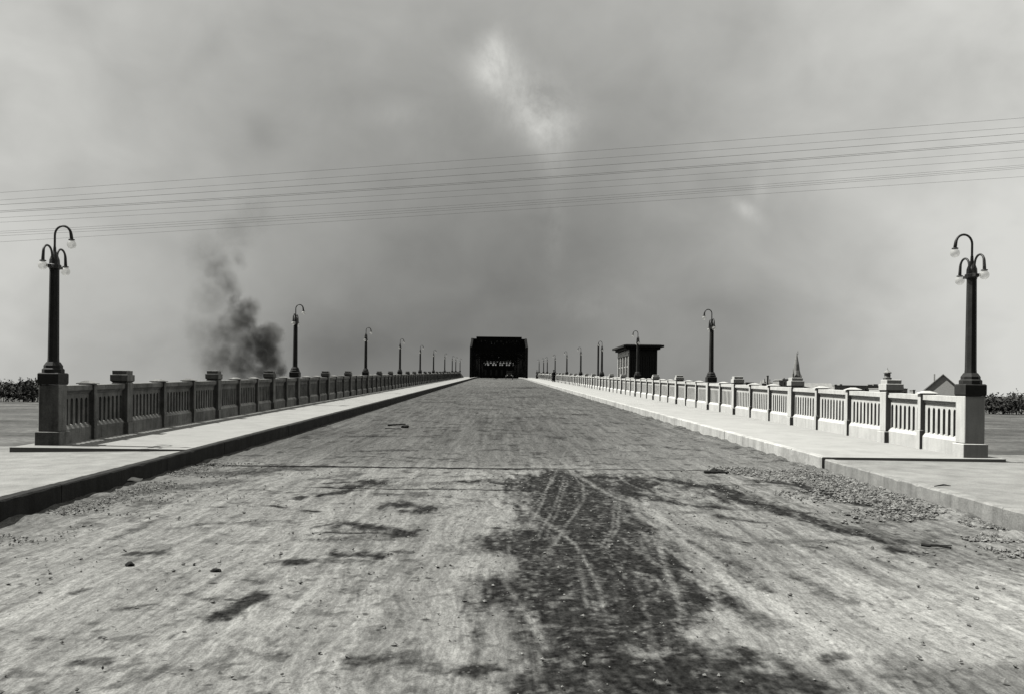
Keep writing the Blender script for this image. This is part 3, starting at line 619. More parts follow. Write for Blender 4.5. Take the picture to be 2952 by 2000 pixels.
for side, X, rz in (('left', XWL, 0), ('right', XWR, PI)):
    for i, y in enumerate(lampY):
        o = lamp0 if not used else copy_tree(lamp0); used = True
        y = 16.55 if (side, i) == ('left', 0) else y
        o.location = (X, y, zr(y) + SW + 1.142); o.rotation_euler.z = rz
        where = {('left', 0): 'at the edge of the view', ('left', 1): 'just right of the dark smoke', ('right', 1): 'between the flat-roofed house and the church spire',
                 ('right', 2): 'standing in front of the flat-roofed house', ('right', 3): 'beside the bare black stack', ('right', 0): 'beyond the gabled house'}.get((side, i), 'away from the camera' if i < 9 else 'closest to the bridge portal')
        tag(o, f'{ordw[i]} dark lamp post on the {side} balustrade, {where}', 'street lamp', 'gooseneck lamp posts on the balustrades')

# ------------------------------------------------------------------ steel truss bridge
TB = empty('truss_bridge', (0, 193, zr(193))); tag(TB, 'black steel through truss bridge closing the road ahead, latticed portal over the roadway', 'bridge')
TX = 6.25; Y0b, PANL = 193.0, 7.6
def bz(y): return zr(y) - zr(193)
def part(name, bm, m=None): return obj(name, bm, m or M['steel'], TB)
TOPH = 8.9
for sgn in (-1, 1):
    x = sgn * TX
    bm = bmesh.new(); yb = 0
    BAR(bm, (x, 0, -.3), (x, .3, 6.9), .46, .5); BAR(bm, (x, .3, 6.9), (x - sgn * .25, 2.6, TOPH), .46, .5)
    part('end_post', bm, M['steel_edge'])
    for spn in range(2):
        ya = spn * 76.0
        bm = bmesh.new(); hs = []
        for k in range(1, 10):
            y = ya + k * PANL; hs.append((y, bz(193 + y) + TOPH + (0.9 * math.sin(PI * (k - 1) / 8))))
        for a, c in zip(hs, hs[1:]): BAR(bm, (x, a[0], a[1]), (x, c[0] + .05, c[1]), .46, .5)
        if spn: BAR(bm, (x, ya, bz(193 + ya) - .2), (x, hs[0][0], hs[0][1]), .46, .5)
        BAR(bm, (x, hs[-1][0], hs[-1][1]), (x, ya + 76, bz(193 + ya + 76) - .2), .46, .5)
        if not spn: BAR(bm, (x - sgn * .25, 2.6, TOPH), (x, hs[0][0], hs[0][1]), .46, .5)
        part('top_chord', bm)
        bm = bmesh.new()
        for k in range(0, 10): BAR(bm, (x, ya + k * PANL, bz(193 + ya + k * PANL) - .5), (x, ya + (k + 1) * PANL, bz(193 + ya + (k + 1) * PANL) - .5), .4, .55)
        part('bottom_chord', bm)
        for q, (y, h) in enumerate(hs):
            bm = bmesh.new(); BAR(bm, (x, y, bz(193 + y) - .5), (x, y, h), .42, .36); part('vertical_post', bm)
            if 0 < q < len(hs):
                bm = bmesh.new(); p = hs[q - 1]
                BAR(bm, (x, p[0], p[1] if q <= 4 else bz(193 + p[0]) - .4), (x, y, bz(193 + y) - .4 if q <= 4 else h), .36, .24); part('diagonal', bm)
def lattice(bm, y, z0, z1, x0=-TX, x1=TX, n=12, wd=.13):
    BAR(bm, (x0, y, z1 - .15), (x1, y, z1 - .15), .30, .34); BAR(bm, (x0, y, z0 + .1), (x1, y, z0 + .1), .26, .26)
    for k in range(n):
        a = x0 + (x1 - x0) * k / n; c = x0 + (x1 - x0) * (k + 1) / n
        BAR(bm, (a, y - .03, z0), (c, y - .03, z1), wd, wd); BAR(bm, (a, y + .13, z1), (c, y + .13, z0), wd, wd)
bm = bmesh.new()                                                       # portal: stepped top bar, deep lattice, knee braces
ph = bz(197) + TOPH
lattice(bm, 4.0, ph - 2.6, ph + .15, n=14, wd=.26)
BX(bm, -TX + 1.1, TX - 1.1, 3.9, 4.3, ph - .1, ph + .62); BX(bm, -TX, TX, 3.75, 3.95, ph - 2.35, ph - 1.2)
for s in (-1, 1):
    BAR(bm, (s * TX, 3.9, ph - 4.4), (s * (TX - 1.8), 3.9, ph - 2.5), .3, .3)
    BAR(bm, (s * TX, 3.9, ph - 3.6), (s * (TX - 1.1), 3.9, ph - 2.5), .2, .2)
part('portal_brace', bm)
for spn in range(2):
    for k in range(1, 10):
        if spn == 0 and k == 1: continue
        y = spn * 76 + k * PANL; h = bz(193 + y) + TOPH + 0.9 * math.sin(PI * (k - 1) / 8)
        bm = bmesh.new(); lattice(bm, y, h - 3.1, h + .1, n=10, wd=.24)
        for s in (-1, 1): BAR(bm, (s * TX, y, h - 4.8), (s * (TX - 1.7), y, h - 3.0), .25, .25)
        part('sway_frame', bm)
        if k < 9:
            h2 = bz(193 + y + PANL) + TOPH + 0.9 * math.sin(PI * k / 8); bm = bmesh.new()
            BAR(bm, (-TX, y, h), (TX, y + PANL, h2), .25, .25); BAR(bm, (TX, y, h - .26), (-TX, y + PANL, h2 - .26), .25, .25); part('top_lateral', bm)

# early motor car under the portal
def make_car(x, y):
    c = empty('motor_car', (x, y, zr(y))); tag(c, 'small dark open-topped early motor car driving under the black bridge portal', 'car')
    bm = bmesh.new(); BX(bm, -.62, .62, 0, 3.1, .5, .72); BX(bm, -.60, .60, 1.1, 3.1, .72, 1.15, taper=.06); bevel(bm, .03); obj('body', bm, M['cloth'], c)
    bm = bmesh.new(); BX(bm, -.38, .38, -.15, 1.05, .72, 1.12, taper=.12); bevel(bm, .05, 2); h = obj('bonnet', bm, M['cloth'], c)
    bm = bmesh.new(); BX(bm, -.33, .33, -.19, -.152, .62, 1.1); obj('radiator', bm, M['iron'], c)
    bm = bmesh.new(); BX(bm, -.60, -.55, 1.06, 1.1, 1.1, 1.62); BX(bm, .55, .60, 1.06, 1.1, 1.1, 1.62); BX(bm, -.55, .55, 1.06, 1.1, 1.57, 1.62); BX(bm, -.55, .55, 1.06, 1.1, 1.1, 1.15); fr = obj('windscreen', bm, M['iron'], c)
    bm = bmesh.new(); BX(bm, -.548, .548, 1.07, 1.085, 1.152, 1.568); obj('pane', bm, M['brick'], fr)
    bm = bmesh.new(); BX(bm, -.66, .66, 1.2, 2.9, 1.78, 1.86, taper=.04)
    for px, py in ((-.6, 1.25), (.6, 1.25), (-.6, 2.8), (.6, 2.8)): TUBE(bm, [(px, py, 1.1), (px, py, 1.79)], .02)
    obj('folding_roof', bm, M['cloth'], c)
    for sx_ in (-1, 1):
        for yy in (.1, 2.6):
            bm = bmesh.new(); prof = [(.30, -.05), (.38, -.05), (.40, 0), (.38, .05), (.30, .05)]
            n = 18; rings = [[bm.verts.new((sx_ * .72 + d, yy + r * math.cos(2 * PI * k / n), .4 + r * math.sin(2 * PI * k / n))) for k in range(n)] for r, d in prof]
            for a, b2 in zip(rings, rings[1:] + rings[:1]):
                for k in range(n): bm.faces.new((a[k], a[(k + 1) % n], b2[(k + 1) % n], b2[k]))
            wh = obj('wheel', bm, M['tyre'], c)
            bm = bmesh.new()
            for k in range(10): TUBE(bm, [(sx_ * .72, yy, .4), (sx_ * .72, yy + .31 * math.cos(PI * k / 5), .4 + .31 * math.sin(PI * k / 5))], .018, 5)
            obj('spokes', bm, M['kerb_near'], wh)
            bm = bmesh.new(); pts = [(sx_ * .72, yy + .48 * math.cos(a), .42 + .48 * math.sin(a)) for a in np.linspace(.3, PI - .2, 9)]
            for a, b2 in zip(pts, pts[1:]): BAR(bm, a, b2, .2, .02)
            obj('mudguard', bm, M['iron'], c)
        bm = bmesh.new(); bmesh.ops.create_uvsphere(bm, u_segments=12, v_segments=8, radius=.11, matrix=Matrix.Translation((sx_ * .45, -.2, .95))); obj('headlight', bm, M['globe'], c, True)
make_car(2.3, 186)

# ------------------------------------------------------------------ people
def person(loc, rz, label, coat, kneel=False, hat='brim'):
    root = empty('person', loc, rz); tag(root, label, 'person')
    J = {  # joint: position, radius
        'pel': ((0, 0, .93), .13), 'waist': ((0, 0, 1.08), .12), 'chest': ((0, .01, 1.30), .145), 'neck': ((0, .01, 1.47), .055), 'jaw': ((0, -.02, 1.53), .065), 'head': ((0, 0, 1.62), .088), 'crown': ((0, .01, 1.69), .06),
        'hl': ((-.09, 0, .88), .105), 'kl': ((-.10, -.10, .50), .068), 'al': ((-.10, -.02, .09), .045), 'tl': ((-.11, -.17, .035), .035),
        'hr': ((.09, 0, .88), .105), 'kr': ((.10, .02, .50), .068), 'ar': ((.10, .20, .11), .045), 'tr': ((.11, .06, .035), .035),
        'sl': ((-.17, .01, 1.40), .07), 'el': ((-.24, .06, 1.12), .045), 'wl': ((-.23, -.04, .88), .03), 'pl': ((-.22, -.07, .81), .032),
        'sr': ((.17, .01, 1.40), .07), 'er': ((.24, -.03, 1.12), .045), 'wr': ((.22, -.13, .90), .03), 'pr': ((.21, -.16, .83), .032)}
    E = [('pel', 'waist'), ('waist', 'chest'), ('chest', 'neck'), ('neck', 'jaw'), ('jaw', 'head'), ('head', 'crown'), ('pel', 'hl'), ('hl', 'kl'), ('kl', 'al'), ('al', 'tl'), ('pel', 'hr'), ('hr', 'kr'), ('kr', 'ar'), ('ar', 'tr'),
         ('chest', 'sl'), ('sl', 'el'), ('el', 'wl'), ('wl', 'pl'), ('chest', 'sr'), ('sr', 'er'), ('er', 'wr'), ('wr', 'pr')]
    for s, h in ((-1, 'pl'), (1, 'pr')):
        hx, hy, hz = J[h][0]
        for k in range(4):
            n1_ = f'{h}f{k}'; J[n1_] = ((hx, hy - .03 + .02 * k, hz - .045), .009); J[n1_ + 'b'] = ((hx - s * .01, hy - .028 + .018 * k, hz - .085 + abs(k - 1.4) * .006), .008); E += [(h, n1_), (n1_, n1_ + 'b')]
        J[h + 't'] = ((hx - s * .015, hy - .05, hz - .02), .010); E.append((h, h + 't'))
    names = list(J); me = bpy.data.meshes.new('person_body'); me.from_pydata([J[n][0] for n in names], [(names.index(a), names.index(c)) for a, c in E], [])
    o = link('body', me, root, M['skin'], False)
    sk = o.modifiers.new('skin', 'SKIN'); o.modifiers.new('sub', 'SUBSURF').levels = 1
    for i, n in enumerate(names):
        me.skin_vertices[0].data[i].radius = (J[n][1],) * 2
    me.skin_vertices[0].data[0].use_root = True
    bm = bmesh.new()                                                  # long coat or skirt and jacket
    prof = [(.26, .22), (.245, .45), (.215, .8), (.165, 1.04), (.19, 1.26), (.215, 1.38), (.13, 1.46), (.075, 1.49)] if coat != 'skirt' else [(.33, .03), (.30, .3), (.23, .75), (.15, 1.04), (.18, 1.25), (.205, 1.38), (.12, 1.46), (.07, 1.49)]
    LATHE(bm, prof, 16); bmesh.ops.scale(bm, vec=(1, .72, 1), verts=bm.verts[:]); obj('coat', bm, M['cloth'] if coat != 'skirt' else M['cloth2'], root, True)
    for s, a in ((-1, 'l'), (1, 'r')):
        bm = bmesh.new(); TUBE(bm, [J['s' + a][0], J['e' + a][0], J['w' + a][0]], [.085, .065, .05], 10); obj('sleeve', bm, M['cloth'], root, True)
        bm = bmesh.new(); TUBE(bm, [J['k' + a][0], J['a' + a][0], (J['a' + a][0][0], J['a' + a][0][1], .05)], [.09, .07, .06], 10); obj('trouser_leg' if coat != 'skirt' else 'boot', bm, M['cloth'], root, True)
        bm = bmesh.new(); TUBE(bm, [J['a' + a][0], J['t' + a][0]], [.055, .045], 8); obj('shoe', bm, M['tyre'], root, True)
    bm = bmesh.new(); LATHE(bm, [(.15, 1.675), (.155, 1.685), (.10, 1.69), (.095, 1.775), (.07, 1.79)], 14); obj('hat', bm, M['tyre'], root)
    return root
yp = 128.0
person((8.12, yp, zr(yp) + SW), R(175), 'person in a dark coat and hat walking away along the right footway beside the balustrade', 'coat')
yp = 187.0
p2 = person((8.25, yp, zr(yp) + SW), R(140), 'person in a long dark skirt standing at the far end of the right footway', 'skirt')

# ------------------------------------------------------------------ bridge tender's house beside the right wall
def box_part(root, name, x0, x1, y0, y1, z0, z1, m, taper=0):
    bm = bmesh.new(); BX(bm, x0, x1, y0, y1, z0, z1, taper=taper); return obj(name, bm, m, root)
th = empty('tender_house', (17.2, 115, -7)); tag(th, 'tall narrow flat-roofed dark house with wide eaves standing just outside the right balustrade', 'house')
W_, D_, H_ = 3.85, 10.2, 14.55
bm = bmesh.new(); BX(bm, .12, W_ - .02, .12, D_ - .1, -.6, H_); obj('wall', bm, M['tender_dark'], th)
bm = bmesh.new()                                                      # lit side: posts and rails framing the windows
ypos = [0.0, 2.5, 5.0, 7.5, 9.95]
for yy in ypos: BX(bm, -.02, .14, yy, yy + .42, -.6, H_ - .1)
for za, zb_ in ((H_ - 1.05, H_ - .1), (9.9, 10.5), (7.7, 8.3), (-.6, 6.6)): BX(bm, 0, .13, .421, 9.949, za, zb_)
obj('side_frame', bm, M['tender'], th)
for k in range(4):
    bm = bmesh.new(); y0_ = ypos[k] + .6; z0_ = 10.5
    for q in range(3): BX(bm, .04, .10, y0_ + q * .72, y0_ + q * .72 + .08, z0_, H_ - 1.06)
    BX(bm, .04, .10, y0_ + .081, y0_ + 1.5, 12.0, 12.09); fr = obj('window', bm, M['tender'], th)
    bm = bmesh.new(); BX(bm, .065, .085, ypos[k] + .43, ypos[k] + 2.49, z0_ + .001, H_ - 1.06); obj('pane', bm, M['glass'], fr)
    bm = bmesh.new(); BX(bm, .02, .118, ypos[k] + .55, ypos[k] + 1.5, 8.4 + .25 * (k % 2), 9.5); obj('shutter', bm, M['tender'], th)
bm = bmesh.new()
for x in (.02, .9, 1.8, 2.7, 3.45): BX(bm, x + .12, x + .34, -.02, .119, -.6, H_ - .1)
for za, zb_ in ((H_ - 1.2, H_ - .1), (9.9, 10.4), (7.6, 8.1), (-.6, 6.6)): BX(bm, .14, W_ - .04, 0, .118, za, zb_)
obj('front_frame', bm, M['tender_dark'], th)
for k in range(4):
    x = .36 + .9 * k
    bm = bmesh.new()
    for q in range(2): BX(bm, x + .05 + q * .26, x + .16 + q * .26, .05, .1, 10.41, 13.3)
    fr = obj('window', bm, M['kerb_l'], th)
    bm = bmesh.new(); BX(bm, x, x + .56, .104, .115, 10.401, 13.34); obj('pane', bm, M['glass'], fr)
bm = bmesh.new(); BX(bm, -.75, W_ + .72, -.75, D_ + .9, H_ + .05, H_ + .32); BX(bm, -.6, W_ + .57, -.6, D_ + .75, H_ + .321, H_ + .42, taper=.1); BX(bm, -.35, W_ + .3, -.35, D_ + .4, H_ - .25, H_ + .049); obj('roof', bm, M['roof'], th)

st = empty('smokestack', (P(1725, 1000, 108).x, 108, -7.3)); tag(st, 'bare straight black iron stack rising behind the right balustrade next to a lamp post', 'smokestack')
zt = P(1725, 992, 108).z + 7.3
bm = bmesh.new(); LATHE(bm, [(.16, 0), (.13, 6), (.118, zt - .3), (.118, zt - .25)], 14); obj('pipe', bm, M['iron'], st, True)
bm = bmesh.new(); LATHE(bm, [(.14, zt - .249), (.145, zt - .05), (.11, zt)], 14); obj('collar', bm, M['iron'], st)

# ------------------------------------------------------------------ skyline beyond the right wall
def far_root(name, px, Y, label, cat, group=None):
    o = empty(name, (P(px, 1100, Y).x, Y, -7.6)); tag(o, label, cat, group); return o
def rel(root, px0, px1, pyt, Y):
    a, c = P(px0, pyt, Y), P(px1, pyt, Y); return a.x - root.location.x, c.x - root.location.x, (a.z + c.z) / 2 + 7.6
def windows(root, x0, x1, z0, z1, nx, nz, y=-.03, m=None):
    for i in range(nx):
        for j in range(nz):
            cx = x0 + (x1 - x0) * (i + .5) / nx; cz = z0 + (z1 - z0) * (j + .5) / nz; ww = (x1 - x0) / nx * .22; hh = (z1 - z0) / nz * .3
            bm = bmesh.new(); BX(bm, cx - ww, cx + ww, y, .05, cz - hh, cz + hh); fr = obj('window', bm, m or M['brick_pale'], root)
            bm = bmesh.new(); BX(bm, cx - ww * .8, cx + ww * .8, y - .03, y - .001, cz - hh * .85, cz + hh * .85); obj('pane', bm, M['glass'], fr)
# church
Yc = 620; r = far_root('church', 2298, Yc, 'grey church with a tall tapering spire and a small pinnacle, behind the right balustrade', 'church')
x0, x1, zt = rel(r, 2286, 2312, 1086, Yc); cx = (x0 + x1) / 2; hw = (x1 - x0) / 2; tip = rel(r, 2290, 2306, 1011, Yc)[2]
box_part(r, 'tower', x0 + .1, x1 - .1, 0, 2 * hw, 0, zt, M['brick_mid'])
bm = bmesh.new(); LATHE(bm, [(hw * 1.02, zt), (hw * .98, zt + 1.0), (hw * .70, zt + 4.8), (hw * .55, zt + 9.2), (hw * .40, zt + (tip - zt) * .62), (hw * .22, zt + (tip - zt) * .8), (.12, tip - 1.2)], 8, cx + .3, hw, PI / 8); obj('spire', bm, M['slate'], r)
bm = bmesh.new(); LATHE(bm, [(.28, tip - 2.6), (.10, tip), (.05, tip + .5)], 6, cx + 1.15, hw); BX(bm, cx + .85, cx + 1.45, hw - .08, hw + .08, tip - .9, tip - .7); obj('finial', bm, M['slate'], r)
bm = bmesh.new(); LATHE(bm, [(.75, zt - 2), (.7, zt + 2.6), (.5, zt + 3.2), (.08, zt + 6.6)], 6, x0 + .2, .6); obj('pinnacle', bm, M['slate'], r)
bm = bmesh.new(); LATHE(bm, [(.6, zt - 2), (.5, zt + .6), (.05, zt + 2.0)], 6, x1 - .3, .6); obj('pinnacle', bm, M['slate'], r)
bm = bmesh.new(); nz_ = zt - 4.0
vs = [bm.verts.new(q) for q in ((x1, 2, 0), (x1 + 24, 2, 0), (x1 + 24, 14, 0), (x1, 14, 0), (x1, 2, nz_ - 5), (x1 + 24, 2, nz_ - 5), (x1 + 24, 14, nz_ - 5), (x1, 14, nz_ - 5), (x1, 8, nz_), (x1 + 24, 8, nz_))]
for f in ((0, 1, 5, 4), (2, 3, 7, 6), (4, 5, 9, 8), (6, 7, 8, 9), (0, 4, 8, 7, 3), (1, 2, 6, 9, 5)): bm.faces.new([vs[i] for i in f])
obj('nave', bm, M['brick_mid'], r)
windows(r, x0 + .6, x1 - .6, zt - 7, zt - 1, 2, 1)
# blocks beside it
def block(px0, px1, pyt, Y, D, m, label, cat='building', name='brick_building', crests=(), chim=(), nx=4, nz=3, cornice=True):
    r = far_root(name, (px0 + px1) / 2, Y, label, cat); x0, x1, zt = rel(r, px0, px1, pyt, Y)
    box_part(r, 'wall', x0, x1, 0, D, 0, zt, m)
    if cornice: box_part(r, 'cornice', x0 - .25, x1 + .25, -.25, D + .25, zt + .002, zt + .35, m)
    for a, c, py in crests:
        xa, xb, zz = rel(r, a, c, py, Y); box_part(r, 'parapet_block', xa, xb, .1, 3.5, zt + .36, zz, m)
    for a, c, py in chim:
        xa, xb, zz = rel(r, a, c, py, Y); rt = box_part(r, 'chimney', xa, xb, 2.0, 2.0 + (xb - xa), zt - .5, zz, M['brick_mid']); 
        box_part(r, 'chimney_cap', xa - .12, xb + .12, 1.88, 2.12 + (xb - xa), zz + .002, zz + .2, M['brick_mid'])
    windows(r, x0 + .5, x1 - .5, zt * .35, zt - .8, nx, nz)
    return r
block(2256, 2287, 1093, 560, 16, M['brick_pale'], 'pale grey block-shaped building with a flat top left of the church spire', chim=[(2262, 2265, 1089)])
block(2246, 2257, 1097, 540, 12, M['brick_mid'], 'low darker building standing against the left side of the pale block', nx=2, nz=2)
block(2150, 2171, 1103, 420, 12, M['slate'], 'low dark roof just visible over the balustrade right of the second lamp', nx=3, nz=2)
r = far_root('factory', 2212, 470, 'dark clustered rooftops with a thick square chimney between two balustrade piers', 'factory')
x0, x1, zt = rel(r, 2196, 2228, 1104, 470); box_part(r, 'wall', x0, x1, 0, 14, 0, zt, M['brick_mid'])
for a, c, py in ((2203, 2216, 1094), (2216, 2228, 1098)):
    xa, xb, zz = rel(r, a, c, py, 470); bm = bmesh.new(); BX(bm, xa, xb, .4, 9, zt - .2, zz, taper=.45); obj('roof', bm, M['slate'], r)
xa, xb, zz = rel(r, 2209.5, 2215, 1083, 470); box_part(r, 'chimney', xa, xb, -.6, .38, 0, zz, M['brick_mid']); box_part(r, 'chimney_cap', xa - .12, xb + .12, -.72, .5, zz + .002, zz + .3, M['brick_mid'])
for a, c, py in ((2197.5, 2198.5, 1094), (2220, 2222, 1092), (2205, 2207, 1090)):
    xa, xb, zz = rel(r, a, c, py, 470); box_part(r, 'chimney', xa, xb, 1, 1.5, zt - .3, zz, M['brick_mid'])
windows(r, x0 + .5, x1 - .5, zt * .4, zt - .8, 4, 2)
block(2406, 2534, 1111, 640, 20, M['brick_mid'], 'long low grey warehouse with a ragged parapet beyond the right balustrade', 'warehouse', 'warehouse', crests=[(2406, 2413, 1107), (2421, 2428, 1106), (2502, 2516, 1107), (2518, 2531, 1106)], nx=12, nz=2)
block(2536, 2616, 1120, 520, 15, M['brick_pale'], 'low pale rooftops partly hidden by the nearest right pier cap', nx=8, nz=2, crests=[(2600, 2606, 1115), (2608, 2612, 1118)])
block(2632, 2638, 1124, 480, 4, M['brick_mid'], 'small dark square chimney top standing alone left of the gabled house', 'chimney', 'chimney_stack', nx=1, nz=1)
block(2752, 2830, 1126, 700, 15, M['brick_pale'], 'faint low pale building right of the gabled house', nx=8, nz=2)
# water tower
r = far_root('water_tower', 2561, 560, 'small lookout tower with a pointed pagoda roof rising behind the nearest right pier cap', 'tower')
x0, x1, zt = rel(r, 2551, 2573, 1088, 560); _, _, z1 = rel(r, 2551, 2573, 1073, 560); _, _, z2 = rel(r, 2551, 2573, 1062, 560); cx = (x0 + x1) / 2
bm = bmesh.new(); LATHE(bm, [(3.6, 0), (2.6, zt - 1), (2.9, zt), (1.4, zt + .3)], 8, cx, 2); obj('base', bm, M['slate'], r)
bm = bmesh.new(); LATHE(bm, [(1.9, zt + .301), (1.8, z1)], 10, cx, 2); obj('tank', bm, M['brick_mid'], r)
bm = bmesh.new(); LATHE(bm, [(2.1, zt + 1.6), (2.15, zt + 1.75), (1.36, zt + 1.8)], 10, cx, 2); obj('gallery', bm, M['slate'], r)
bm = bmesh.new(); LATHE(bm, [(2.6, z1 - .4), (2.55, z1 + .1), (1.2, z1 + 1.1), (.35, z2 - .5), (.06, z2 + .8)], 10, cx, 2); obj('roof', bm, M['slate'], r)
for k in range(6):
    a = k * PI / 3; bm = bmesh.new(); TUBE(bm, [(cx + 1.9 * math.cos(a), 2 + 1.9 * math.sin(a), zt), (cx + 1.9 * math.cos(a), 2 + 1.9 * math.sin(a), z1 - .38)], .12, 5); obj('column', bm, M['slate'], r)
# gabled house
Yh = 260; r = far_root('gabled_house', 2700, Yh, 'pale gabled house with a steep sunlit roof slope behind the right end of the balustrade', 'house')
gx0, gx1, zp = rel(r, 2664, 2745, 1079, Yh); pk = rel(r, 2714, 2716, 1079, Yh); pkx = (pk[0] + pk[1]) / 2; zrt = rel(r, 2745, 2746, 1111, Yh)[2]; zlt = rel(r, 2664, 2665, 1130, Yh)[2] - .2
bm = bmesh.new(); vs = [bm.verts.new((x, y, z)) for y in (0, 11) for x, z in ((gx0, 0), (gx1, 0), (gx1, zrt), (pkx, zp), (gx0, zlt))]
bm.faces.new(vs[:5][::-1]); bm.faces.new(vs[5:])
for i in range(5): bm.faces.new((vs[i], vs[(i + 1) % 5], vs[5 + (i + 1) % 5], vs[5 + i]))
obj('wall', bm, M['tender'], r)
bm = bmesh.new()
for (xa, za), (xb, zb_) in (((pkx, zp), (gx0 - .5, zlt - .45)), ((pkx, zp), (gx1 + .25, zrt - .25))):
    vs = [bm.verts.new((x, y, z)) for y in (-.35, 11.3) for x, z in ((xa, za + .03), (xb, zb_ + .03), (xb, zb_ + .25), (xa, za + .28))]
    for f in ((0, 1, 2, 3), (7, 6, 5, 4), (0, 4, 5, 1), (1, 5, 6, 2), (2, 6, 7, 3), (3, 7, 4, 0)): bm.faces.new([vs[i] for i in f])
rf = obj('roof', bm, M['canvas'], r)
ca, cb, cz = rel(r, 2694, 2697.5, 1076, Yh); box_part(rf, 'chimney', ca, cb, 4, 4.5, zp - 3.5, cz, M['brick_pale'])
r.rotation_euler.z = -R(26); r.scale = (1.12, 1, 1)
windows(r, pkx - 1.6, pkx + 1.6, zlt - 3, zlt - .6, 2, 1)
# city building closing the view through the trusses
Yb = 560; r = far_root('brick_building', 1438, Yb, 'dark city building seen through the truss portal at the far end of the bridge', 'building')
x0, x1, zt = rel(r, 1388, 1490, 1053, Yb); box_part(r, 'wall', x0, x1, 0, 18, 0, zt, M['steel'])
for a, c, py in ((1392, 1398, 1048), (1401, 1405, 1050), (1410, 1419, 1047), (1424, 1427, 1049), (1431, 1440, 1044), (1443, 1446, 1049), (1450, 1459, 1047), (1463, 1466, 1045), (1470, 1478, 1049), (1481, 1484, 1047)):
    xa, xb, zz = rel(r, a, c, py, Yb); box_part(r, 'rooftop_block', xa, xb, .2, 3, zt + .002, zz, M['steel'])
windows(r, x0 + 1, x1 - 1, zt * .4, zt - 1, 6, 2, m=M['steel'])

# ------------------------------------------------------------------ overhead wires
wires = [(538, 458, 376), (560, 481, 401), (575, 501, 421), (594, 523, 443), (598, 527, 447), (614, 545, 468), (628, 562, 488), (654, 587, 511), (660, 594, 517), (667, 600, 522), (682, 611, 540)]
names_w = ['topmost', 'second', 'third', 'fourth', 'fifth', 'sixth', 'seventh', 'eighth', 'ninth', 'tenth', 'lowest']
for i, ww in enumerate(wires):
    Y = 38 + 1.1 * (i % 4) + .25 * i; pts = [P(265, ww[0], Y), P(1400, ww[1], Y), P(2497, ww[2], Y)]
    A = np.array([[p.x ** 2, p.x, 1] for p in pts]); cf = np.linalg.solve(A, np.array([p.z for p in pts]))
    c2 = max(cf[0], 2e-5); X = np.linspace(-75, 75, 41); cf1 = (pts[2].z - pts[0].z) / (pts[2].x - pts[0].x) - c2 * (pts[2].x + pts[0].x); c0 = pts[0].z - c2 * pts[0].x ** 2 - cf1 * pts[0].x
    bm = bmesh.new(); TUBE(bm, [(x, Y, c2 * x * x + cf1 * x + c0) for x in X], .0085 if i in (2, 3, 4) else .006, 5)
    tag(obj('overhead_wire', bm, M['wire']), f'{names_w[i]} of the eleven thin dark wires crossing the sky above the road', 'wire', 'overhead wires crossing the sky')

# ------------------------------------------------------------------ loose stones, scraps and sticks
def stones(name, pts, smin, smax, m, seed):
    r_ = np.random.default_rng(seed); base = np.array([(1, 0, 0), (-1, 0, 0), (0, 1, 0), (0, -1, 0), (0, 0, 1), (0, 0, -1)], float)
    tri = np.array([(0, 2, 4), (2, 1, 4), (1, 3, 4), (3, 0, 4), (2, 0, 5), (1, 2, 5), (3, 1, 5), (0, 3, 5)])
    n = len(pts); s = smin + (smax - smin) * r_.random(n) ** 2.5
    V = base[None] * (0.6 + .8 * r_.random((n, 6, 1))) * s[:, None, None] * np.array([1, 1, .65]) + r_.normal(0, .12, (n, 6, 3)) * s[:, None, None]
    a = r_.random(n) * 6.28; c, q = np.cos(a), np.sin(a)
    Vx = V[..., 0] * c[:, None] - V[..., 1] * q[:, None]; Vy = V[..., 0] * q[:, None] + V[..., 1] * c[:, None]
    P_ = np.array(pts); Z = zr(P_[:, 1]) + .006 + s * .35 + (P_[:, 2] if P_.shape[1] > 2 else 0)
    co = np.stack([Vx + P_[:, 0:1], Vy + P_[:, 1:2], V[..., 2] + Z[:, None]], -1).reshape(-1, 3)
    fc = (tri[None] + (np.arange(n) * 6)[:, None, None]).reshape(-1, 3)
    me = bpy.data.meshes.new(name); me.from_pydata(co.tolist(), [], fc.tolist()); me.update(); return link(name, me, None, m)
pts = []
for _ in range(9000):                                                 # heap of broken stone along the right kerb
    y = rng.uniform(8.5, 16.6); d = abs(rng.normal(0, .75)) * (1.25 if y > 11 else .8); x = XKR - .05 - d
    if x < 2.8: continue
    if fbm(x * 1.3, y * 1.1, 101, 3) < .38 + .06 * d: continue
    pts.append((float(x), float(y), max(0, .045 * (1 - d / 1.3)) * float(sstep(9, 12, y))))
tag(stones('gravel', pts, .008, .034, M['stone'], 5), 'loose broken stone and gravel heaped along the near right kerb', 'gravel', kind='stuff')
pts = []
for _ in range(3500):
    y = rng.uniform(8.5, 16.2); d = abs(rng.normal(0, .5)); x = XKL + .1 + d
    if fbm(x * 1.3, y * 1.1, 105, 3) < .42: continue
    pts.append((float(x), float(y), max(0, .02 * (1 - d / .8))))
for _ in range(1600):
    y = rng.uniform(4.2, 15); pts.append((float(rng.uniform(-5.2, 5.4)), float(y), 0.0))
for _ in range(500):
    y = rng.uniform(16, 45); pts.append((float(rng.uniform(-5.4, 5.5)), float(y), 0.0))
tag(stones('gravel', pts, .005, .022, M['stone'], 6), 'thin scatter of small stones over the near roadway and left gutter', 'gravel', kind='stuff')
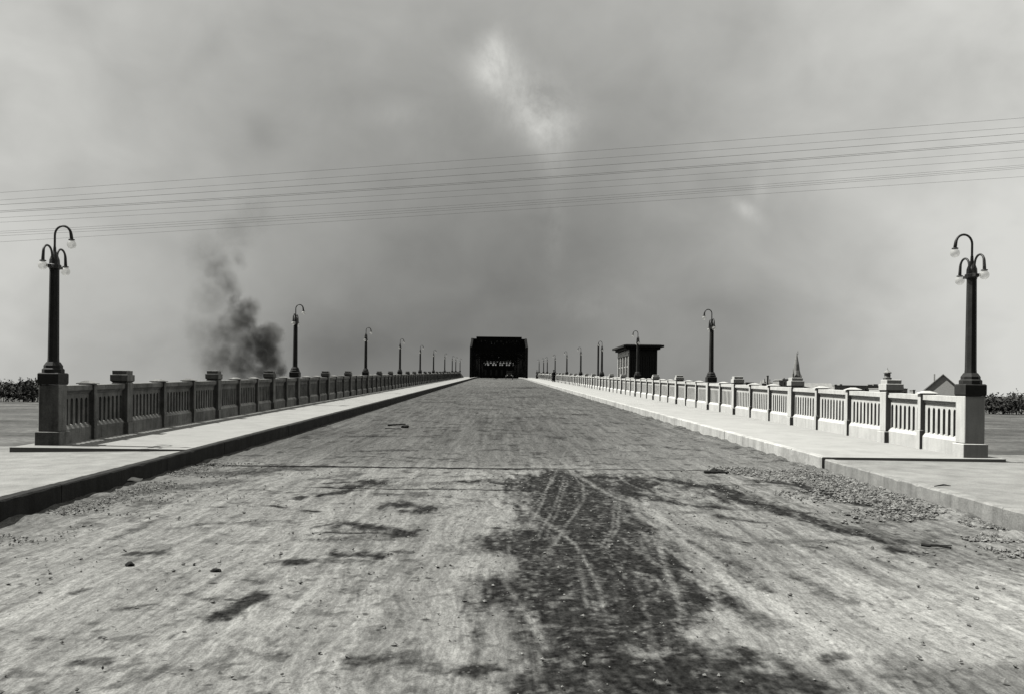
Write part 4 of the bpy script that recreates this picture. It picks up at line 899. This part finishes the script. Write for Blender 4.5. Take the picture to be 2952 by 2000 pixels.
def stick(name, P0, P1, r, m, label, cat, kinks=3, off=0.02, twig_=True):
    rr = random.Random(hash(label) % 1000 if False else len(label)); a, c = Vector((*P0, 0)), Vector((*P1, 0)); pts = []
    for k in range(kinks + 2):
        q = a.lerp(c, k / (kinks + 1)); q += Vector((rr.uniform(-.03, .03), rr.uniform(-.05, .05), 0)); q.z = zr(q.y) + off + rr.uniform(0, .015); pts.append(q)
    bm = bmesh.new(); TUBE(bm, pts, [r * (1 - .4 * k / (kinks + 1)) for k in range(kinks + 2)], 7)
    if twig_: TUBE(bm, [pts[2], pts[2] + Vector((.12, -.18, .03))], [r * .6, r * .3], 5)
    return tag(obj(name, bm, m), label, cat)
stick('stick', GP(1118, 1227), GP(1170, 1224), .03, M['twig'], 'dark crooked stick lying alone on the roadway left of the middle', 'stick')
stick('stick', GP(1112, 1236), GP(1156, 1238), .015, M['twig'], 'thin twig lying just in front of the crooked dark stick', 'stick', twig_=False)
bm = bmesh.new(); c = GP(1168, 1232); bmesh.ops.create_icosphere(bm, subdivisions=2, radius=.09, matrix=Matrix.Translation((c[0], c[1], zr(c[1]) + .04)) @ Matrix.Diagonal((1.4, 1, .6, 1)))
for v_ in bm.verts: v_.co += Vector((random.uniform(-.015, .015),) * 3)
tag(obj('clod', bm, M['twig']), 'dark lump of dirt at the right end of the crooked stick', 'clod')
stick('stick', GP(2650, 1575), GP(2735, 1583), .018, M['twig'], 'forked dark stick lying on pale ground near the right edge', 'stick', 4)
stick('stick', GP(2035, 1364), GP(2100, 1366), .03, M['twig'], 'short dark stick in a little heap of dirt right of centre', 'stick', 3, twig_=False)
for i, (px, py, rr_, lb) in enumerate(((2058, 1360, .06, 'black clod at the left of the little dirt heap right of centre'), (2078, 1362, .05, 'black clod at the right of the little dirt heap right of centre'), (375, 1630, .03, 'small dark clod alone on the pale road at lower left'), (622, 1648, .03, 'small dark clod on the pale road left of centre'))):
    c = GP(px, py); bm = bmesh.new(); bmesh.ops.create_icosphere(bm, subdivisions=2, radius=rr_, matrix=Matrix.Translation((c[0], c[1], zr(c[1]) + rr_ * .4)) @ Matrix.Diagonal((1.5, 1, .8, 1)))
    for v_ in bm.verts: v_.co += Vector((random.uniform(-.2, .2), random.uniform(-.2, .2), random.uniform(-.2, .2))) * rr_
    tag(obj('clod', bm, M['twig']), lb, 'clod')
a, c = GP(362, 1392, .03), GP(408, 1386, .03); bm = bmesh.new(); n = 7; rows = []
for k in range(n + 1):
    f_ = k / n; x = a[0] + (c[0] - a[0]) * f_; y = a[1] + (c[1] - a[1]) * f_; z = zr(y) + .05 + .02 * math.sin(f_ * 5)
    rows.append([bm.verts.new(q) for q in ((x, y - .07, z), (x, y + .05, z + .025), (x, y + .05, z + .04), (x, y - .07, z + .015))])
for p_, q_ in zip(rows, rows[1:]):
    for i in range(4): bm.faces.new((p_[i], p_[(i + 1) % 4], q_[(i + 1) % 4], q_[i]))
bm.faces.new(rows[0][::-1]); bm.faces.new(rows[-1]); tag(obj('board_scrap', bm, M['paper']), 'curled pale scrap of board lying in the left gutter against the dark kerb', 'scrap')
bm = bmesh.new(); q = P(2716, 1398, 12.2); TUBE(bm, [(q.x - .16, 12.1, zr(12.1) + SW - .03), (q.x, 12.16, zr(12.1) + SW - .015), (q.x + .12, 12.2, zr(12.1) + SW - .03)], [.006, .013, .004], 6); tag(obj('wood_chip', bm, M['twig']), 'dark sliver of wood lying on the near right kerb top', 'wood chip')

# ------------------------------------------------------------------ smoke plume behind the left wall
SY = 300.0
blobs = [(812, 1078, 16, 1.2), (800, 1062, 20, 1.2), (778, 1042, 30, 1.3), (748, 1068, 26, .9), (705, 1050, 36, .75), (762, 1004, 34, 1.35), (772, 968, 30, 1.3), (738, 975, 26, 1.0), (716, 1000, 42, .6), (694, 925, 36, .85),
         (712, 890, 26, .95), (672, 872, 20, .8), (720, 925, 22, .7), (690, 850, 16, .4), (652, 815, 34, .30), (635, 775, 36, .22), (690, 750, 26, .24), (660, 960, 46, .35), (655, 1030, 34, .5), (600, 960, 60, .10), (620, 860, 60, .10), (640, 1040, 60, .22), (610, 740, 60, .07), (680, 680, 55, .07), (730, 620, 55, .05)]
pp = [P(b_[0], b_[1], SY) for b_ in blobs]; sc = SY / F
mn = Vector((min(p.x for p in pp) - 8, SY - 9, 1.0)); mx = Vector((max(p.x for p in pp) + 4, SY + 9, max(p.z for p in pp) + 7))
bm = bmesh.new(); BX(bm, mn.x, mx.x, mn.y, mx.y, mn.z, mx.z)
sm = bpy.data.materials.new('smoke'); sm.use_nodes = True; t = NT(sm.node_tree); t.n.clear()
geo = t.add('ShaderNodeNewGeometry'); pos = geo.outputs['Position']
nv = t.add('ShaderNodeTexNoise'); nv.inputs['Scale'].default_value = .16; nv.inputs['Detail'].default_value = 6; nv.inputs['Roughness'].default_value = .6; t.l.new(pos, nv.inputs['Vector'])
off = t.add('ShaderNodeVectorMath', operation='MULTIPLY_ADD'); t.l.new(nv.outputs['Color'], off.inputs[0]); off.inputs[1].default_value = (9, 9, 9); 
sub = t.add('ShaderNodeVectorMath', operation='SUBTRACT'); t.l.new(pos, sub.inputs[0]); sub.inputs[1].default_value = (4.5, 4.5, 4.5); t.l.new(sub.outputs[0], off.inputs[2])
acc = None
for p, b_ in zip(pp, blobs):
    d = t.add('ShaderNodeVectorMath', operation='DISTANCE'); t.l.new(off.outputs[0], d.inputs[0]); d.inputs[1].default_value = (p.x, SY + (b_[0] * 7 % 5 - 2.5), p.z)
    q = t.mapr(d.outputs['Value'], b_[2] * sc * 1.55, b_[2] * sc * .15, 0, b_[3], True); acc = q if acc is None else t.m('MAXIMUM', acc, q)
n5 = t.noise(pos, .38, 5, .6); dens = t.m('MULTIPLY', t.m('MULTIPLY', acc, t.mapr(n5, .36, .62, .45, 1.4)), 0.46)
pv = t.add('ShaderNodeVolumePrincipled'); pv.inputs['Color'].default_value = (.22, .22, .21, 1); t.l.new(dens, pv.inputs['Density']); pv.inputs['Anisotropy'].default_value = .1
ot = t.add('ShaderNodeOutputMaterial'); t.l.new(pv.outputs[0], ot.inputs['Volume'])
tag(obj('smoke', bm, sm), 'dark billowing smoke plume rising behind the left balustrade', 'smoke', kind='stuff')

# ------------------------------------------------------------------ far tree belts beyond the ends of the walls
def woods(px0, px1, Y, hmin, hmax, seed, label):
    r_ = np.random.default_rng(seed); a, c = P(px0, 1122, Y).x, P(px1, 1122, Y).x; V, Fc = [], []
    n = int(abs(c - a) / .9)
    for i in range(n):
        x = a + (c - a) * r_.random(); y = Y + r_.uniform(-12, 12); h = hmin + (hmax - hmin) * float(fbm(np.array([x * .03]), np.array([3.0]), seed, 4)[0]) * r_.uniform(.7, 1.3); rad = h * r_.uniform(.42, .55)
        for q in range(110):
            th_, ph_ = r_.uniform(0, 6.28), math.acos(r_.uniform(-.8, 1)); rr = rad * r_.uniform(.5, 1.05)
            cxx, cyy, czz = x + rr * math.sin(ph_) * math.cos(th_), y + rr * math.sin(ph_) * math.sin(th_), -7 + h - rad + rr * math.cos(ph_) * 1.15
            k = len(V); d = r_.normal(0, .5, (3, 3)); V += [(cxx + e[0], cyy + e[1], czz + e[2]) for e in d]; Fc.append((k, k + 1, k + 2))
        k = len(V); V += [(x - .2, y, -8), (x + .2, y, -8), (x + .1, y, -7 + h * .6), (x - .1, y, -7 + h * .6)]; Fc.append((k, k + 1, k + 2, k + 3))
    me = bpy.data.meshes.new('woods'); me.from_pydata(V, [], Fc); tag(link('woods', me, None, M['leaf']), label, 'woods', kind='stuff')
M['leaf'] = mat('foliage', 0.08, 0.4, .3, spec=.05)
woods(-260, 130, 420, 5, 17, 3, 'distant belt of dark trees on low ground beyond the left balustrade')
woods(2822, 3250, 420, 4, 15, 5, 'distant belt of dark trees on low ground beyond the right balustrade')
